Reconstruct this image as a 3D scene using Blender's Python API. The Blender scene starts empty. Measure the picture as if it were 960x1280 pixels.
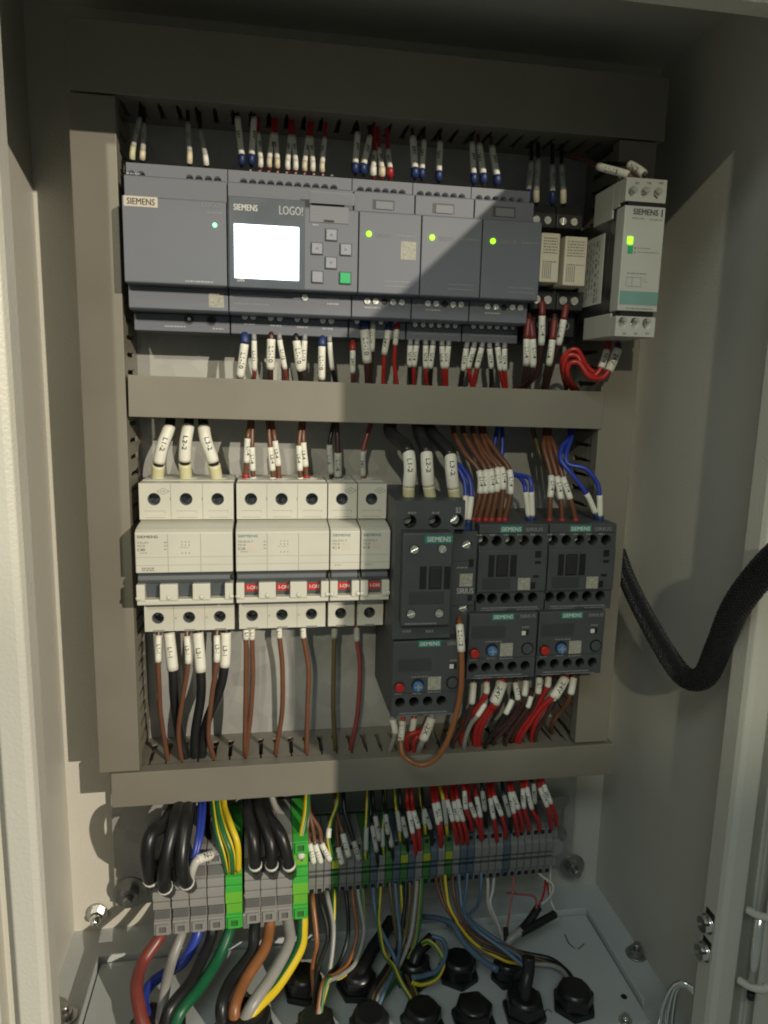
import bpy, math, random
from mathutils import Vector, Matrix
random.seed(7)
sc = bpy.context.scene
col = sc.collection
S = 0.001                                   # everything below is in millimetres

# ------------------------------------------------------------------ camera
CAM = Vector((74.455, -474.24, -96.877)); YAW, PIT, ROL, FPX = 0.16535, 0.17081, 0.02461, 894.0
_f = Vector((math.sin(YAW)*math.cos(PIT), math.cos(YAW)*math.cos(PIT), -math.sin(PIT)))
_r = Vector((math.cos(YAW), -math.sin(YAW), 0)); _u = _r.cross(_f)
RT = math.cos(ROL)*_r + math.sin(ROL)*_u; UP = -math.sin(ROL)*_r + math.cos(ROL)*_u; FW = _f
cd = bpy.data.cameras.new('camera'); cam = bpy.data.objects.new('camera', cd); col.objects.link(cam)
cd.sensor_fit = 'HORIZONTAL'; cd.sensor_width = 36; cd.lens = 36*FPX/960
sc.cycles.filter_width = 1.9
cd.clip_start = 0.01; cd.clip_end = 50
cam.matrix_world = Matrix(((RT.x, UP.x, -FW.x, CAM.x*S), (RT.y, UP.y, -FW.y, CAM.y*S), (RT.z, UP.z, -FW.z, CAM.z*S), (0, 0, 0, 1)))
sc.camera = cam

# ------------------------------------------------------------------ light
w = bpy.data.worlds.new('World'); sc.world = w; w.use_nodes = True
w.node_tree.nodes['Background'].inputs[0].default_value = (0.87, 0.99, 0.91, 1)
w.node_tree.nodes['Background'].inputs[1].default_value = 0.14
def lamp(name, kind, aim, slope, dist, power, colour, radius, cone=None, blend=.2, tilt=None):
    ld = bpy.data.lights.new(name, kind); lo = bpy.data.objects.new(name, ld); col.objects.link(lo)
    d = Vector((slope[0], 1, slope[1])).normalized()          # the way the light travels
    pos = Vector(aim) - d*dist
    lo.location = pos*S
    ld.energy = power; ld.color = colour; ld.shadow_soft_size = radius
    if kind == 'SPOT':
        ld.spot_size = math.radians(cone); ld.spot_blend = blend
        t = (Vector(tilt or aim) - pos).normalized()
        lo.rotation_euler = t.to_track_quat('-Z', 'Y').to_euler()
    return lo
# warm room lamp to the right of the open door, and a weaker one over the left shoulder
lamp('room_lamp_right', 'POINT', (100, -50, -150), (-.58, -.36), 9000, 2750, (1.0, .90, .73), .034)
lamp('room_lamp_left', 'SPOT', (250, -40, -120), (.235, -.43), 3300, 112, (1.0, .94, .70), .030, 15.4, .06, (235, -40, 122))  # cone's lower edge stands in for the shadow of a person in front
al = bpy.data.lights.new('ceiling_lamp', 'AREA'); ao = bpy.data.objects.new('ceiling_lamp', al); col.objects.link(ao)
al.shape = 'RECTANGLE'; al.size = 1.1; al.size_y = .5; al.energy = 11; al.color = (.88, 1.0, .97)
ao.location = (-.55, -1.9, 1.55); ao.rotation_euler = (Vector((.14, 0, -.3))-ao.location).to_track_quat('-Z', 'Y').to_euler()
sc.view_settings.view_transform = 'Standard'; sc.view_settings.look = 'None'
sc.view_settings.exposure = 0; sc.view_settings.gamma = 1
sc.view_settings.use_curve_mapping = False

# ------------------------------------------------------------------ helpers
def at(px, py, D):
    """photo pixel -> point on the plane D millimetres in front of the mounting plate"""
    d = FW + RT*((px-480)/FPX) - UP*((py-640)/FPX)
    t = (-D - CAM.y)/d.y
    return CAM + d*t
def atz(px, py, z):
    d = FW + RT*((px-480)/FPX) - UP*((py-640)/FPX)
    return CAM + d*((z-CAM.z)/d.z)
def PX(px, py, D): return at(px, py, D).x
def PZ(px, py, D): return at(px, py, D).z

MATS = {}
def mat(name, c, rough=.5, metal=0., var=.06, vscale=60., bump=.0, bscale=400., spec=.5, emit=None, estr=0, coat=0.):
    if name in MATS: return MATS[name]
    m = bpy.data.materials.new(name); m.use_nodes = True; nt = m.node_tree; b = nt.nodes['Principled BSDF']
    b.inputs['Base Color'].default_value = (*c, 1); b.inputs['Roughness'].default_value = rough
    b.inputs['Metallic'].default_value = metal; b.inputs['Specular IOR Level'].default_value = spec
    b.inputs['Coat Weight'].default_value = coat
    tc = nt.nodes.new('ShaderNodeTexCoord')
    if var:
        n = nt.nodes.new('ShaderNodeTexNoise'); n.inputs['Scale'].default_value = vscale; n.inputs['Detail'].default_value = 5
        nt.links.new(tc.outputs['Object'], n.inputs['Vector'])
        mr = nt.nodes.new('ShaderNodeMapRange'); mr.inputs['From Min'].default_value = .3; mr.inputs['From Max'].default_value = .7
        mr.inputs['To Min'].default_value = 1-var; mr.inputs['To Max'].default_value = 1+var
        nt.links.new(n.outputs['Fac'], mr.inputs['Value'])
        vm = nt.nodes.new('ShaderNodeVectorMath'); vm.operation = 'SCALE'; vm.inputs[0].default_value = c
        nt.links.new(mr.outputs['Result'], vm.inputs['Scale']); nt.links.new(vm.outputs['Vector'], b.inputs['Base Color'])
        mr2 = nt.nodes.new('ShaderNodeMapRange'); mr2.inputs['To Min'].default_value = max(0.02, rough-.1); mr2.inputs['To Max'].default_value = min(1, rough+.1)
        nt.links.new(n.outputs['Fac'], mr2.inputs['Value']); nt.links.new(mr2.outputs['Result'], b.inputs['Roughness'])
    if bump:
        n2 = nt.nodes.new('ShaderNodeTexNoise'); n2.inputs['Scale'].default_value = bscale; n2.inputs['Detail'].default_value = 3
        nt.links.new(tc.outputs['Object'], n2.inputs['Vector'])
        bp = nt.nodes.new('ShaderNodeBump'); bp.inputs['Strength'].default_value = bump; bp.inputs['Distance'].default_value = .0006
        nt.links.new(n2.outputs['Fac'], bp.inputs['Height']); nt.links.new(bp.outputs['Normal'], b.inputs['Normal'])
    if emit:
        b.inputs['Emission Color'].default_value = (*emit, 1); b.inputs['Emission Strength'].default_value = estr
    MATS[name] = m
    return m
def stripe_mat():
    m = bpy.data.materials.new('yellow_green_insulation'); m.use_nodes = True; nt = m.node_tree; b = nt.nodes['Principled BSDF']
    uv = nt.nodes.new('ShaderNodeUVMap'); sx = nt.nodes.new('ShaderNodeSeparateXYZ'); nt.links.new(uv.outputs[0], sx.inputs[0])
    r = nt.nodes.new('ShaderNodeValToRGB'); r.color_ramp.interpolation = 'CONSTANT'
    r.color_ramp.elements[0].color = (.02, .14, .04, 1); r.color_ramp.elements[1].position = .33; r.color_ramp.elements[1].color = (.72, .52, .02, 1)
    e = r.color_ramp.elements.new(.72); e.color = (.02, .14, .04, 1)
    nt.links.new(sx.outputs[0], r.inputs[0]); nt.links.new(r.outputs[0], b.inputs['Base Color']); b.inputs['Roughness'].default_value = .38
    MATS['yg'] = m
    return m
def galv_mat():
    m = bpy.data.materials.new('galvanised_steel'); m.use_nodes = True; nt = m.node_tree; b = nt.nodes['Principled BSDF']
    tc = nt.nodes.new('ShaderNodeTexCoord'); v = nt.nodes.new('ShaderNodeTexVoronoi'); v.inputs['Scale'].default_value = 90
    n = nt.nodes.new('ShaderNodeTexNoise'); n.inputs['Scale'].default_value = 35; n.inputs['Detail'].default_value = 6
    nt.links.new(tc.outputs['Object'], v.inputs['Vector']); nt.links.new(tc.outputs['Object'], n.inputs['Vector'])
    mx = nt.nodes.new('ShaderNodeMix'); mx.inputs[0].default_value = .55
    sep = nt.nodes.new('ShaderNodeSeparateColor'); nt.links.new(v.outputs['Color'], sep.inputs[0])
    nt.links.new(sep.outputs[0], mx.inputs[2]); nt.links.new(n.outputs['Fac'], mx.inputs[3])
    r = nt.nodes.new('ShaderNodeValToRGB'); r.color_ramp.elements[0].color = (.30, .30, .285, 1); r.color_ramp.elements[1].color = (.46, .455, .43, 1)
    nt.links.new(mx.outputs[0], r.inputs[0]); nt.links.new(r.outputs[0], b.inputs['Base Color'])
    b.inputs['Metallic'].default_value = .35; b.inputs['Roughness'].default_value = .5
    MATS['galv'] = m
    return m
stripe_mat(); galv_mat()
mat('paint', (.57, .55, .485), .40, var=.05, vscale=9, bump=.45, bscale=700)
mat('plate_paint', (.50, .53, .53), .45, var=.05, vscale=20, bump=.2, bscale=900)
mat('duct', (.208, .192, .155), .45, var=.09, vscale=14, bump=.08, bscale=260)
mat('duct_inside', (.20, .185, .165), .55, var=.05)
mat('logo_grey', (.135, .145, .178), .5, var=.05, vscale=40, bump=.12, bscale=2500)
mat('logo_light', (.175, .183, .21), .5, var=.05, vscale=40, bump=.1, bscale=2500)
mat('logo_dark', (.05, .055, .065), .5)
mat('bezel', (.10, .115, .14), .22, var=.02)
mat('screen', (.8, .85, .9), .4, var=0, emit=(.86, .95, 1.0), estr=4.5)
mat('key_grey', (.27, .28, .32), .45); mat('key_green', (.03, .42, .15), .4)
mat('breaker_white', (.54, .525, .46), .42, var=.03, vscale=50, bump=.05, bscale=1500)
mat('breaker_grey', (.075, .085, .095), .4); mat('breaker_red', (.50, .03, .025), .4)
mat('contactor', (.058, .063, .07), .5, var=.1, vscale=60, bump=.12, bscale=2500)
mat('contactor_label', (.044, .047, .052), .35)
mat('black', (.008, .008, .009), .5); mat('black_plastic', (.02, .02, .022), .42)
mat('screw_shaded', (.16, .17, .18), .35, metal=.8)  # darker screw copy, shade of the deep wells put into the colour
mat('screw', (.80, .78, .73), .3, metal=.9, var=.1, vscale=600)
mat('steel_dark', (.42, .42, .40), .38, metal=1.0, var=.15, vscale=300)
mat('chrome', (.8, .8, .78), .15, metal=1.0)
mat('sticker', (.33, .32, .275), .6, var=.28, vscale=700); mat('rating_label', (.62, .61, .56), .5, var=.05)
mat('badge', (.55, .50, .42), .5); mat('teal', (.02, .20, .16), .5); mat('teal_ink', (.03, .17, .20), .6)
mat('ink', (.03, .03, .032), .7, var=0); mat('ink_grey', (.22, .21, .19), .7, var=0)
mat('white_ink', (.62, .62, .58), .6, var=0); mat('pale_ink', (.40, .41, .42), .6, var=0); mat('dim_ink', (.22, .225, .23), .6, var=0)
mat('led', (.1, .6, .05), .3, var=0, emit=(.27, 1.0, .01), estr=2.6)
mat('led_psu', (.1, .6, .2), .3, var=0, emit=(.25, 1.0, .35), estr=2.4)
mat('timer_white', (.48, .475, .43), .5, var=.03); mat('timer_teal', (.17, .32, .29), .5)
mat('relay_cream', (.62, .56, .44), .45, var=.05)
mat('red_button', (.42, .02, .015), .35); mat('blue_dial', (.05, .17, .38), .4)
mat('term_grey', (.27, .265, .25), .5, var=.06); mat('term_dark', (.13, .13, .125), .5)
mat('term_green', (.05, .40, .05), .42); mat('term_yellow', (.30, .36, .02), .42); mat('term_blue', (.075, .105, .135), .45); mat('term_pe', (.045, .15, .04), .45); mat('term_lime', (.15, .46, .04), .42); mat('term_small', (.20, .20, .195), .5, var=.08)
mat('gland', (.012, .012, .013), .32, var=.1)
mat('sleeve', (.74, .72, .64), .45, var=.04); mat('sleeve_grey', (.42, .42, .38), .45, var=.04)
mat('heat_yellow', (.60, .57, .36), .5, var=.05)
WC = {'red': (.42, .022, .018), 'brown': (.135, .055, .03), 'dark brown': (.06, .025, .022), 'black': (.012, .012, .013), 'blue': (.025, .05, .34),
      'grey': (.30, .29, .27), 'white': (.55, .53, .48), 'orange brown': (.26, .10, .035), 'brick red': (.21, .045, .035), 'green': (.008, .10, .04),
      'pale blue': (.085, .145, .22), 'pink': (.35, .10, .09), 'olive': (.10, .075, .03)}
for k, c in WC.items(): mat('w_'+k, c, .36, var=.06, vscale=150)
for k, c in {'blue': (.015, .032, .12), 'red': (.33, .02, .02), 'cream': (.66, .58, .42), 'grey': (.25, .25, .25), 'white': (.72, .70, .64), 'dark red': (.16, .02, .02), 'black': (.015, .015, .016), 'yellow': (.60, .57, .36)}.items():
    mat('f_'+k, c, .45, var=.04)

class MB:
    def __init__(s): s.v = []; s.f = []; s.sm = []; s.uv = {}
    def face(s, idx, smooth=False, uv=None):
        s.f.append(tuple(idx)); s.sm.append(smooth)
        if uv: s.uv[len(s.f)-1] = uv
    def box(s, x0, x1, d0, d1, z0, z1):
        if x0 > x1: x0, x1 = x1, x0
        if d0 > d1: d0, d1 = d1, d0
        if z0 > z1: z0, z1 = z1, z0
        b = len(s.v)
        s.v += [(x, -d, z) for z in (z0, z1) for d in (d0, d1) for x in (x0, x1)]
        for q in ((0, 1, 3, 2), (4, 6, 7, 5), (0, 4, 5, 1), (2, 3, 7, 6), (0, 2, 6, 4), (1, 5, 7, 3)): s.face([b+i for i in q])
        return s
    def prism(s, poly, x0, x1):                       # poly of (D, z), extruded along X
        b = len(s.v); n = len(poly)
        s.v += [(x0, -d, z) for d, z in poly] + [(x1, -d, z) for d, z in poly]
        s.face([b+i for i in range(n)]); s.face([b+n+i for i in reversed(range(n))])
        for i in range(n): j = (i+1) % n; s.face((b+i, b+n+i, b+n+j, b+j))
        return s
    def prism_y(s, poly, d0, d1):                     # poly of (X, z), extruded along depth
        b = len(s.v); n = len(poly)
        s.v += [(x, -d0, z) for x, z in poly] + [(x, -d1, z) for x, z in poly]
        s.face([b+i for i in range(n)]); s.face([b+n+i for i in reversed(range(n))])
        for i in range(n): j = (i+1) % n; s.face((b+i, b+n+i, b+n+j, b+j))
        return s
    def prism_z(s, poly, z0, z1):                     # poly of (X, D), extruded along height
        b = len(s.v); n = len(poly)
        s.v += [(x, -d, z0) for x, d in poly] + [(x, -d, z1) for x, d in poly]
        s.face([b+i for i in range(n)]); s.face([b+n+i for i in reversed(range(n))])
        for i in range(n): j = (i+1) % n; s.face((b+i, b+n+i, b+n+j, b+j))
        return s
    def cyl(s, c, ax, r, h, n=18, r2=None, hole=None, ph=0.):
        c = Vector(c); ax = Vector(ax).normalized(); t = Vector((0, 0, 1)) if abs(ax.z) < .9 else Vector((1, 0, 0))
        a = ax.cross(t).normalized(); e = ax.cross(a); r2 = r if r2 is None else r2
        b = len(s.v)
        for k, (rr, q) in enumerate(((r, 0), (r2, h))):
            for i in range(n):
                th = 2*math.pi*i/n+ph; s.v.append(tuple(c+ax*q+a*(rr*math.cos(th))+e*(rr*math.sin(th))))
        for i in range(n): j = (i+1) % n; s.face((b+i, b+n+i, b+n+j, b+j), n > 8)
        if hole is None:
            s.face([b+i for i in range(n)]); s.face([b+n+i for i in reversed(range(n))])
        else:
            for k, q in enumerate((0, h)):
                for i in range(n):
                    th = 2*math.pi*i/n+ph; s.v.append(tuple(c+ax*q+a*(hole*math.cos(th))+e*(hole*math.sin(th))))
            for i in range(n):
                j = (i+1) % n
                s.face((b+2*n+i, b+2*n+j, b+3*n+j, b+3*n+i), n > 8); s.face((b+i, b+j, b+2*n+j, b+2*n+i)); s.face((b+n+i, b+3*n+i, b+3*n+j, b+n+j))
        return s
    def dome(s, c, ax, r, h, n=18, m=5):
        c = Vector(c); ax = Vector(ax).normalized(); t = Vector((0, 0, 1)) if abs(ax.z) < .9 else Vector((1, 0, 0))
        a = ax.cross(t).normalized(); e = ax.cross(a); b = len(s.v)
        for k in range(m):
            ph = k/m*math.pi/2
            for i in range(n):
                th = 2*math.pi*i/n; s.v.append(tuple(c+ax*(h*math.sin(ph))+(a*math.cos(th)+e*math.sin(th))*(r*math.cos(ph))))
        s.v.append(tuple(c+ax*h))
        for k in range(m-1):
            for i in range(n): j = (i+1) % n; s.face((b+k*n+i, b+(k+1)*n+i, b+(k+1)*n+j, b+k*n+j), True)
        for i in range(n): s.face((b+(m-1)*n+i, b+m*n, b+(m-1)*n+(i+1) % n), True)
        s.face([b+i for i in range(n)])
        return s
    def holed(s, x0, x1, z0, z1, D, depth, holes, n=20):   # block whose front has round wells, one row: (cx, cz, r)
        hs = sorted(holes); cuts = [x0]+[(hs[i][0]+hs[i+1][0])/2 for i in range(len(hs)-1)]+[x1]
        for (hx, hz, r), a, c in zip(hs, cuts[:-1], cuts[1:]):
            b = len(s.v)
            out = []
            for i in range(n):                                   # matching points on the cell's rectangle
                th = 2*math.pi*i/n+math.pi/n; cx, cz = math.cos(th), math.sin(th)
                k = min((c-hx)/cx if cx > 1e-9 else 1e9, (a-hx)/cx if cx < -1e-9 else 1e9, (z1-hz)/cz if cz > 1e-9 else 1e9, (z0-hz)/cz if cz < -1e-9 else 1e9)
                out.append((hx+k*cx, hz+k*cz))
            for (q, z) in out: s.v.append((q, -D, z))
            for dd in (D, D-depth):
                for i in range(n):
                    th = 2*math.pi*i/n+math.pi/n; s.v.append((hx+r*math.cos(th), -dd, hz+r*math.sin(th)))
            cor = {}
            for nm, p in (('a', (c, z1)), ('b', (a, z1)), ('c', (a, z0)), ('d', (c, z0))): cor[nm] = len(s.v); s.v.append((p[0], -D, p[1]))
            def side(p):
                return 0 if abs(p[0]-c) < 1e-6 else 1 if abs(p[1]-z1) < 1e-6 else 2 if abs(p[0]-a) < 1e-6 else 3
            for i in range(n):
                j = (i+1) % n
                s.face((b+i, b+j, b+n+j, b+n+i))
                s0, s1 = side(out[i]), side(out[j])
                if s0 != s1:
                    nm = {(0, 1): 'a', (1, 2): 'b', (2, 3): 'c', (3, 0): 'd'}.get((s0, s1))
                    if nm: s.face((b+i, cor[nm], b+j))
                s.face((b+n+i, b+n+j, b+2*n+j, b+2*n+i), True)
            s.face([b+2*n+i for i in range(n)])
        y0, y1 = -D, -(D-depth)
        b = len(s.v)
        s.v += [(x0, y0, z0), (x1, y0, z0), (x1, y0, z1), (x0, y0, z1), (x0, y1, z0), (x1, y1, z0), (x1, y1, z1), (x0, y1, z1)]
        for i in range(4): j = (i+1) % 4; s.face((b+i, b+j, b+4+j, b+4+i))
        return s
    def tube(s, pts, r, n=10, cap=True, uv0=0.):
        rs = r if isinstance(r, (list, tuple)) else [r]*len(pts)
        b = len(s.v); m = len(pts); T = []
        for i in range(m): T.append((pts[min(i+1, m-1)]-pts[max(i-1, 0)]).normalized())
        ref = (CAM-pts[0]).normalized(); L = 0.
        for i in range(m):
            a = (ref-T[i]*ref.dot(T[i])).normalized(); e = T[i].cross(a); ref = a
            for k in range(n):
                th = 2*math.pi*k/n; s.v.append(tuple(pts[i]+(a*math.cos(th)+e*math.sin(th))*rs[i]))
        for i in range(m-1):
            for k in range(n):
                j = (k+1) % n; u0, u1 = (k/n+uv0) % 1, ((k+.999)/n+uv0) % 1
                s.face((b+i*n+k, b+i*n+j, b+(i+1)*n+j, b+(i+1)*n+k), True, [((u0+u1)/2, i/m)]*4)
        if cap: s.face([b+k for k in reversed(range(n))]); s.face([b+(m-1)*n+k for k in range(n)])
        return s
    def build(s, name, m, parent=None, bev=0., seg=2):
        m = m if m in MATS else 'black'
        me = bpy.data.meshes.new(name)
        off = Vector(parent['_o']) if parent is not None else Vector((0, 0, 0))
        me.from_pydata([((v[0]-off.x)*S, (v[1]-off.y)*S, (v[2]-off.z)*S) for v in s.v], [], s.f)
        me.polygons.foreach_set('use_smooth', s.sm)
        if s.uv:
            ul = me.uv_layers.new(name='UVMap')
            for pi, uvs in s.uv.items():
                p = me.polygons[pi]
                for li, q in zip(p.loop_indices, uvs): ul.data[li].uv = q
        me.materials.append(MATS[m])
        o = bpy.data.objects.new(name, me); col.objects.link(o)
        if parent is not None: o.parent = parent
        o['_o'] = tuple(off)
        if name in ('small_print', 'moulded_seams', 'circuit_diagram', 'braid'): o['kind'] = 'stuff'
        if bev:
            md = o.modifiers.new('bevel', 'BEVEL'); md.width = bev*S; md.segments = seg; md.limit_method = 'ANGLE'; md.angle_limit = math.radians(38); md.use_clamp_overlap = True
        return o
def thing(name, label, cat, loc, group=None):
    o = bpy.data.objects.new(name, None); col.objects.link(o); o.empty_display_size = .01
    o.location = Vector(loc)*S; o['_o'] = tuple(loc); o['label'] = label; o['category'] = cat
    if group: o['group'] = group
    return o
def tag(o, label, cat, group=None):
    o['label'] = label; o['category'] = cat
    if group: o['group'] = group
    return o

# ---- lettering
_txt = {}
def glyphs(t):
    if t not in _txt:
        c = bpy.data.curves.new('t', 'FONT'); c.body = t; c.size = 1; c.resolution_u = 2; c.align_x = 'CENTER'; c.align_y = 'CENTER'; c.offset = 0
        o = bpy.data.objects.new('t', c); col.objects.link(o); bpy.context.view_layer.update()
        me = bpy.data.meshes.new_from_object(o.evaluated_get(bpy.context.evaluated_depsgraph_get()))
        xs = [v.co.x for v in me.vertices]; ys = [v.co.y for v in me.vertices]
        cx, cy = (min(xs)+max(xs))/2, (min(ys)+max(ys))/2
        _txt[t] = ([(v.co.x-cx, v.co.y-cy) for v in me.vertices], [tuple(p.vertices) for p in me.polygons], max(xs)-min(xs), max(ys)-min(ys))
        bpy.data.objects.remove(o); bpy.data.curves.remove(c); bpy.data.meshes.remove(me)
    return _txt[t]
def text(mb, t, c, h, wid=None, u=(1, 0, 0), v=(0, 0, 1)):
    """letters of height h (and total width wid) centred on c, lying in the plane u, v"""
    vs, fs, W, H = glyphs(t); c = Vector(c); u = Vector(u); v = Vector(v)
    sy = h/H; sx = wid/W if wid else sy
    b = len(mb.v)
    mb.v += [tuple(c+u*(x*sx)+v*(y*sy)) for x, y in vs]
    for f in fs: mb.face([b+i for i in f])
    n = u.cross(v); k = h*.05
    b2 = len(mb.v); mb.v += [tuple(Vector(p)+u*k+n*.02) for p in mb.v[b:b2]]
    for f in fs: mb.face([b2+i for i in f])
    return mb
def lines(mb, x0, x1, D, zs, h=.5, seed=1, gap=True):
    """illegible small print: broken hairline dashes on the front plane D"""
    rnd = random.Random(seed)
    for z in zs:
        x = x0
        while x < x1:
            l = rnd.uniform(.5, 1.6); e = min(x+l, x1)
            b = len(mb.v); mb.v += [(x, -D, z-h/2), (e, -D, z-h/2), (e, -D, z+h/2), (x, -D, z+h/2)]; mb.face((b, b+1, b+2, b+3))
            x = e+rnd.uniform(.25, .6)
    return mb
def quad(mb, x0, x1, D, z0, z1):
    b = len(mb.v); mb.v += [(x0, -D, z0), (x1, -D, z0), (x1, -D, z1), (x0, -D, z1)]; mb.face((b, b+1, b+2, b+3)); return mb
def screw(c, r, parent, ang=None, h=1.0, m='screw', ax=(0, -1, 0), cross=False, name='screw'):
    """slotted screw head"""
    ang = random.uniform(0, math.pi) if ang is None else ang
    c = Vector(c); ax = Vector(ax).normalized(); t = Vector((0, 0, 1)) if abs(ax.z) < .9 else Vector((1, 0, 0))
    a = ax.cross(t).normalized(); e = ax.cross(a)
    a, e = a*math.cos(ang)+e*math.sin(ang), e*math.cos(ang)-a*math.sin(ang)
    mb = MB().cyl(c, ax, r, h*.45, 14)
    g = r*.16; n = 7
    parts = [(1, 0), (-1, 0)]
    for sgn, _ in parts:
        th0 = math.asin(g/r); b = len(mb.v); ring = []
        for i in range(n+1):
            th = th0+(math.pi-2*th0)*i/n; ring.append((r*math.cos(th), sgn*r*math.sin(th)))
        for q in (h*.4, h):
            for x, y in ring: mb.v.append(tuple(c+ax*q+a*x+e*y))
        k = len(ring)
        mb.face([b+k+i for i in range(k)] if sgn > 0 else [b+k+i for i in reversed(range(k))])
        for i in range(k): j = (i+1) % k; mb.face((b+i, b+j, b+k+j, b+k+i))
    if cross:
        mb.box(c.x-r*.16, c.x+r*.16, -c.y-.1+h*.1, -c.y+h*.4, c.z-r, c.z+r)
    return mb.build(name, m, parent)

# ---- wires
ORD = ['first', 'second', 'third', 'fourth', 'fifth', 'sixth', 'seventh', 'eighth', 'ninth', 'tenth', 'eleventh', 'twelfth', 'thirteenth', 'fourteenth', 'fifteenth', 'sixteenth', 'seventeenth', 'eighteenth', 'nineteenth', 'twentieth', 'twenty-first', 'twenty-second']
def crom(P, sub=7):
    out = []
    n = len(P)
    for i in range(n-1):
        p0, p1, p2, p3 = P[max(i-1, 0)], P[i], P[i+1], P[min(i+2, n-1)]
        if i == 0: p0 = p1*2-p2
        if i == n-2: p3 = p2*2-p1
        for k in range(sub):
            t = k/sub
            out.append(0.5*((2*p1)+(p2-p0)*t+(2*p0-5*p1+4*p2-p3)*t*t+(3*p1-p0-3*p2+p3)*t*t*t))
    out.append(P[-1].copy())
    return out
WIRES = []
def W(place, colour, pts, r=1.35, sl=None, fr=None, tx=None, slr=None, sm='sleeve', kind='wire', group=None, fc='cream', frr=None, ins=None, note='', th=None, uv0=0.):
    """pts: (px, py, D) control points; sl / fr: control-index ranges carrying the marker sleeve and the ferrule"""
    WIRES.append(dict(place=place, colour=colour, pts=pts, r=r, sl=sl, fr=fr, tx=tx, slr=slr or r+.45, sm=sm, kind=kind, group=group or kind+'s '+place, fc=fc, frr=frr, ins=ins, note=note, th=th, uv0=uv0))
def build_wires():
    cnt = {}
    for wd in WIRES: cnt.setdefault((wd['place'], wd['colour'], wd['kind'], wd['note']), []).append(wd)
    for key, ws in cnt.items():
        ws.sort(key=lambda q: q['pts'][-1][0])
        for i, wd in enumerate(ws):
            base = f"{wd['colour']}{' ' + wd['note'] if wd['note'] else ''} {wd['kind']}"
            lab = f"{base} {wd['place']}" if len(ws) == 1 else f"{ORD[i]} {base} from the left {wd['place']}"
            P = [at(*p) for p in wd['pts']]; sub = 7; C = crom(P, sub)
            t = thing(wd['kind'], lab, wd['kind'], P[0], wd['group'])
            def seg(a, b):
                ia, ib = max(0, int(round(a*sub))), min(len(C)-1, int(round(b*sub)))
                return C[ia:max(ib, ia+1)+1]
            a, b = wd['ins'] or (0, len(P)-1)
            m = 'yg' if wd['colour'] == 'yellow-green' else 'w_'+wd['colour']
            MB().tube(seg(a, b), wd['r'], 10 if wd['r'] < 2 else 14, uv0=wd['uv0'] or random.random()).build('insulation', m, t)
            if wd['sl']:
                q = seg(*wd['sl']); so = MB().tube(q, wd['slr'], 12).build('marker_sleeve', wd['sm'], t)
                if wd['tx']: sleeve_text(q, wd['slr'], wd['tx'], so, wd['th'])
            if wd['fr']:
                MB().tube(seg(*wd['fr']), wd['frr'] or wd['r']+.35, 12).build('ferrule', 'f_'+wd['fc'], t)
def sleeve_text(q, r, t, parent, th=None):
    L = [0.]
    for i in range(1, len(q)): L.append(L[-1]+(q[i]-q[i-1]).length)
    if q[-1].z > q[0].z: q = q[::-1]; L = [L[-1]-x for x in L[::-1]]
    tot = L[-1]
    vs, fs, Wd, H = glyphs(t)
    h = th or min(r*1.05, 2.9); sc_ = min(h/H, tot*.66/Wd); sx = sc_*1.08
    mb = MB(); rr = r+.16; phi = random.uniform(-.55, .45) if r < 2.4 else random.uniform(-.2, .2)
    for x, y in vs:
        s_ = min(max(tot/2+x*sx, 0), tot); i = 1
        while i < len(q)-1 and L[i] < s_: i += 1
        k = (s_-L[i-1])/max(L[i]-L[i-1], 1e-6); c = q[i-1].lerp(q[i], k); u = (q[i]-q[i-1]).normalized()
        n = CAM-c; n = (n-u*n.dot(u)).normalized(); v = n.cross(u); a = y*sc_/rr+phi
        mb.v.append(tuple(c+n*(rr*math.cos(a))+v*(rr*math.sin(a))))
    for f in fs: mb.face(f)
    n0 = len(mb.v); view = (CAM-q[0]).normalized()                     # second pass thickens the strokes
    side = Vector((.13, 0, .09))
    mb.v += [tuple(Vector(v)+side+view*.03) for v in mb.v[:n0]]
    for f in fs: mb.face([i+n0 for i in f])
    mb.build('print', 'ink', parent)

# ================================================================== CABINET
XL, XR, ZB, ZT, DB, DF = -63., 336., -487., 118., -10., 165.
cab = thing('control_cabinet', 'pale grey steel control cabinet with open front and folded rim', 'cabinet', (136, 10, ZB))
MB().box(XL-1.5, XR+1.5, DB-1.5, DB, ZB-1.5, ZT+1.5).build('back_wall', 'paint', cab)
MB().box(XL-1.5, XL, DB, DF-1.5, ZB, ZT).build('side_wall', 'paint', cab)
MB().box(XR, XR+1.5, DB, DF-1.5, ZB, ZT).build('side_wall', 'paint', cab)
MB().box(XL-1.5, XR+1.5, DB, DF-1.5, ZT, ZT+1.5).build('top_wall', 'paint', cab)
# floor with the rectangular opening for the gland plate, edges folded up
GX0, GX1, GD0, GD1 = -37.5, 311., 27., 116.
fl = MB()
fl.box(XL-1.5, XR+1.5, DB, GD0, ZB-1.5, ZB); fl.box(XL-1.5, XR+1.5, GD1, DF-1.5, ZB-1.5, ZB)
fl.box(XL-1.5, GX0, GD0, GD1, ZB-1.5, ZB); fl.box(GX1, XR+1.5, GD0, GD1, ZB-1.5, ZB)
fl.build('floor_panel', 'plate_paint', cab)
up = MB()
up.box(GX0-1.5, GX1+1.5, GD0-1.5, GD0, ZB, ZB+9); up.box(GX1, GX1+1.5, GD0, GD1-6, ZB, ZB+9); up.box(GX0-1.5, GX0, GD0, GD1-4, ZB, ZB+9)
up.build('opening_flange', 'plate_paint', cab, .4)
RI, LI, TI, BI = 316.5, -26., 72., -462.
def rim(name, poly_xz, bev=3.2):
    return MB().prism_y(poly_xz, DF-1.5, DF).build(name, 'paint', cab, .4)
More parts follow.
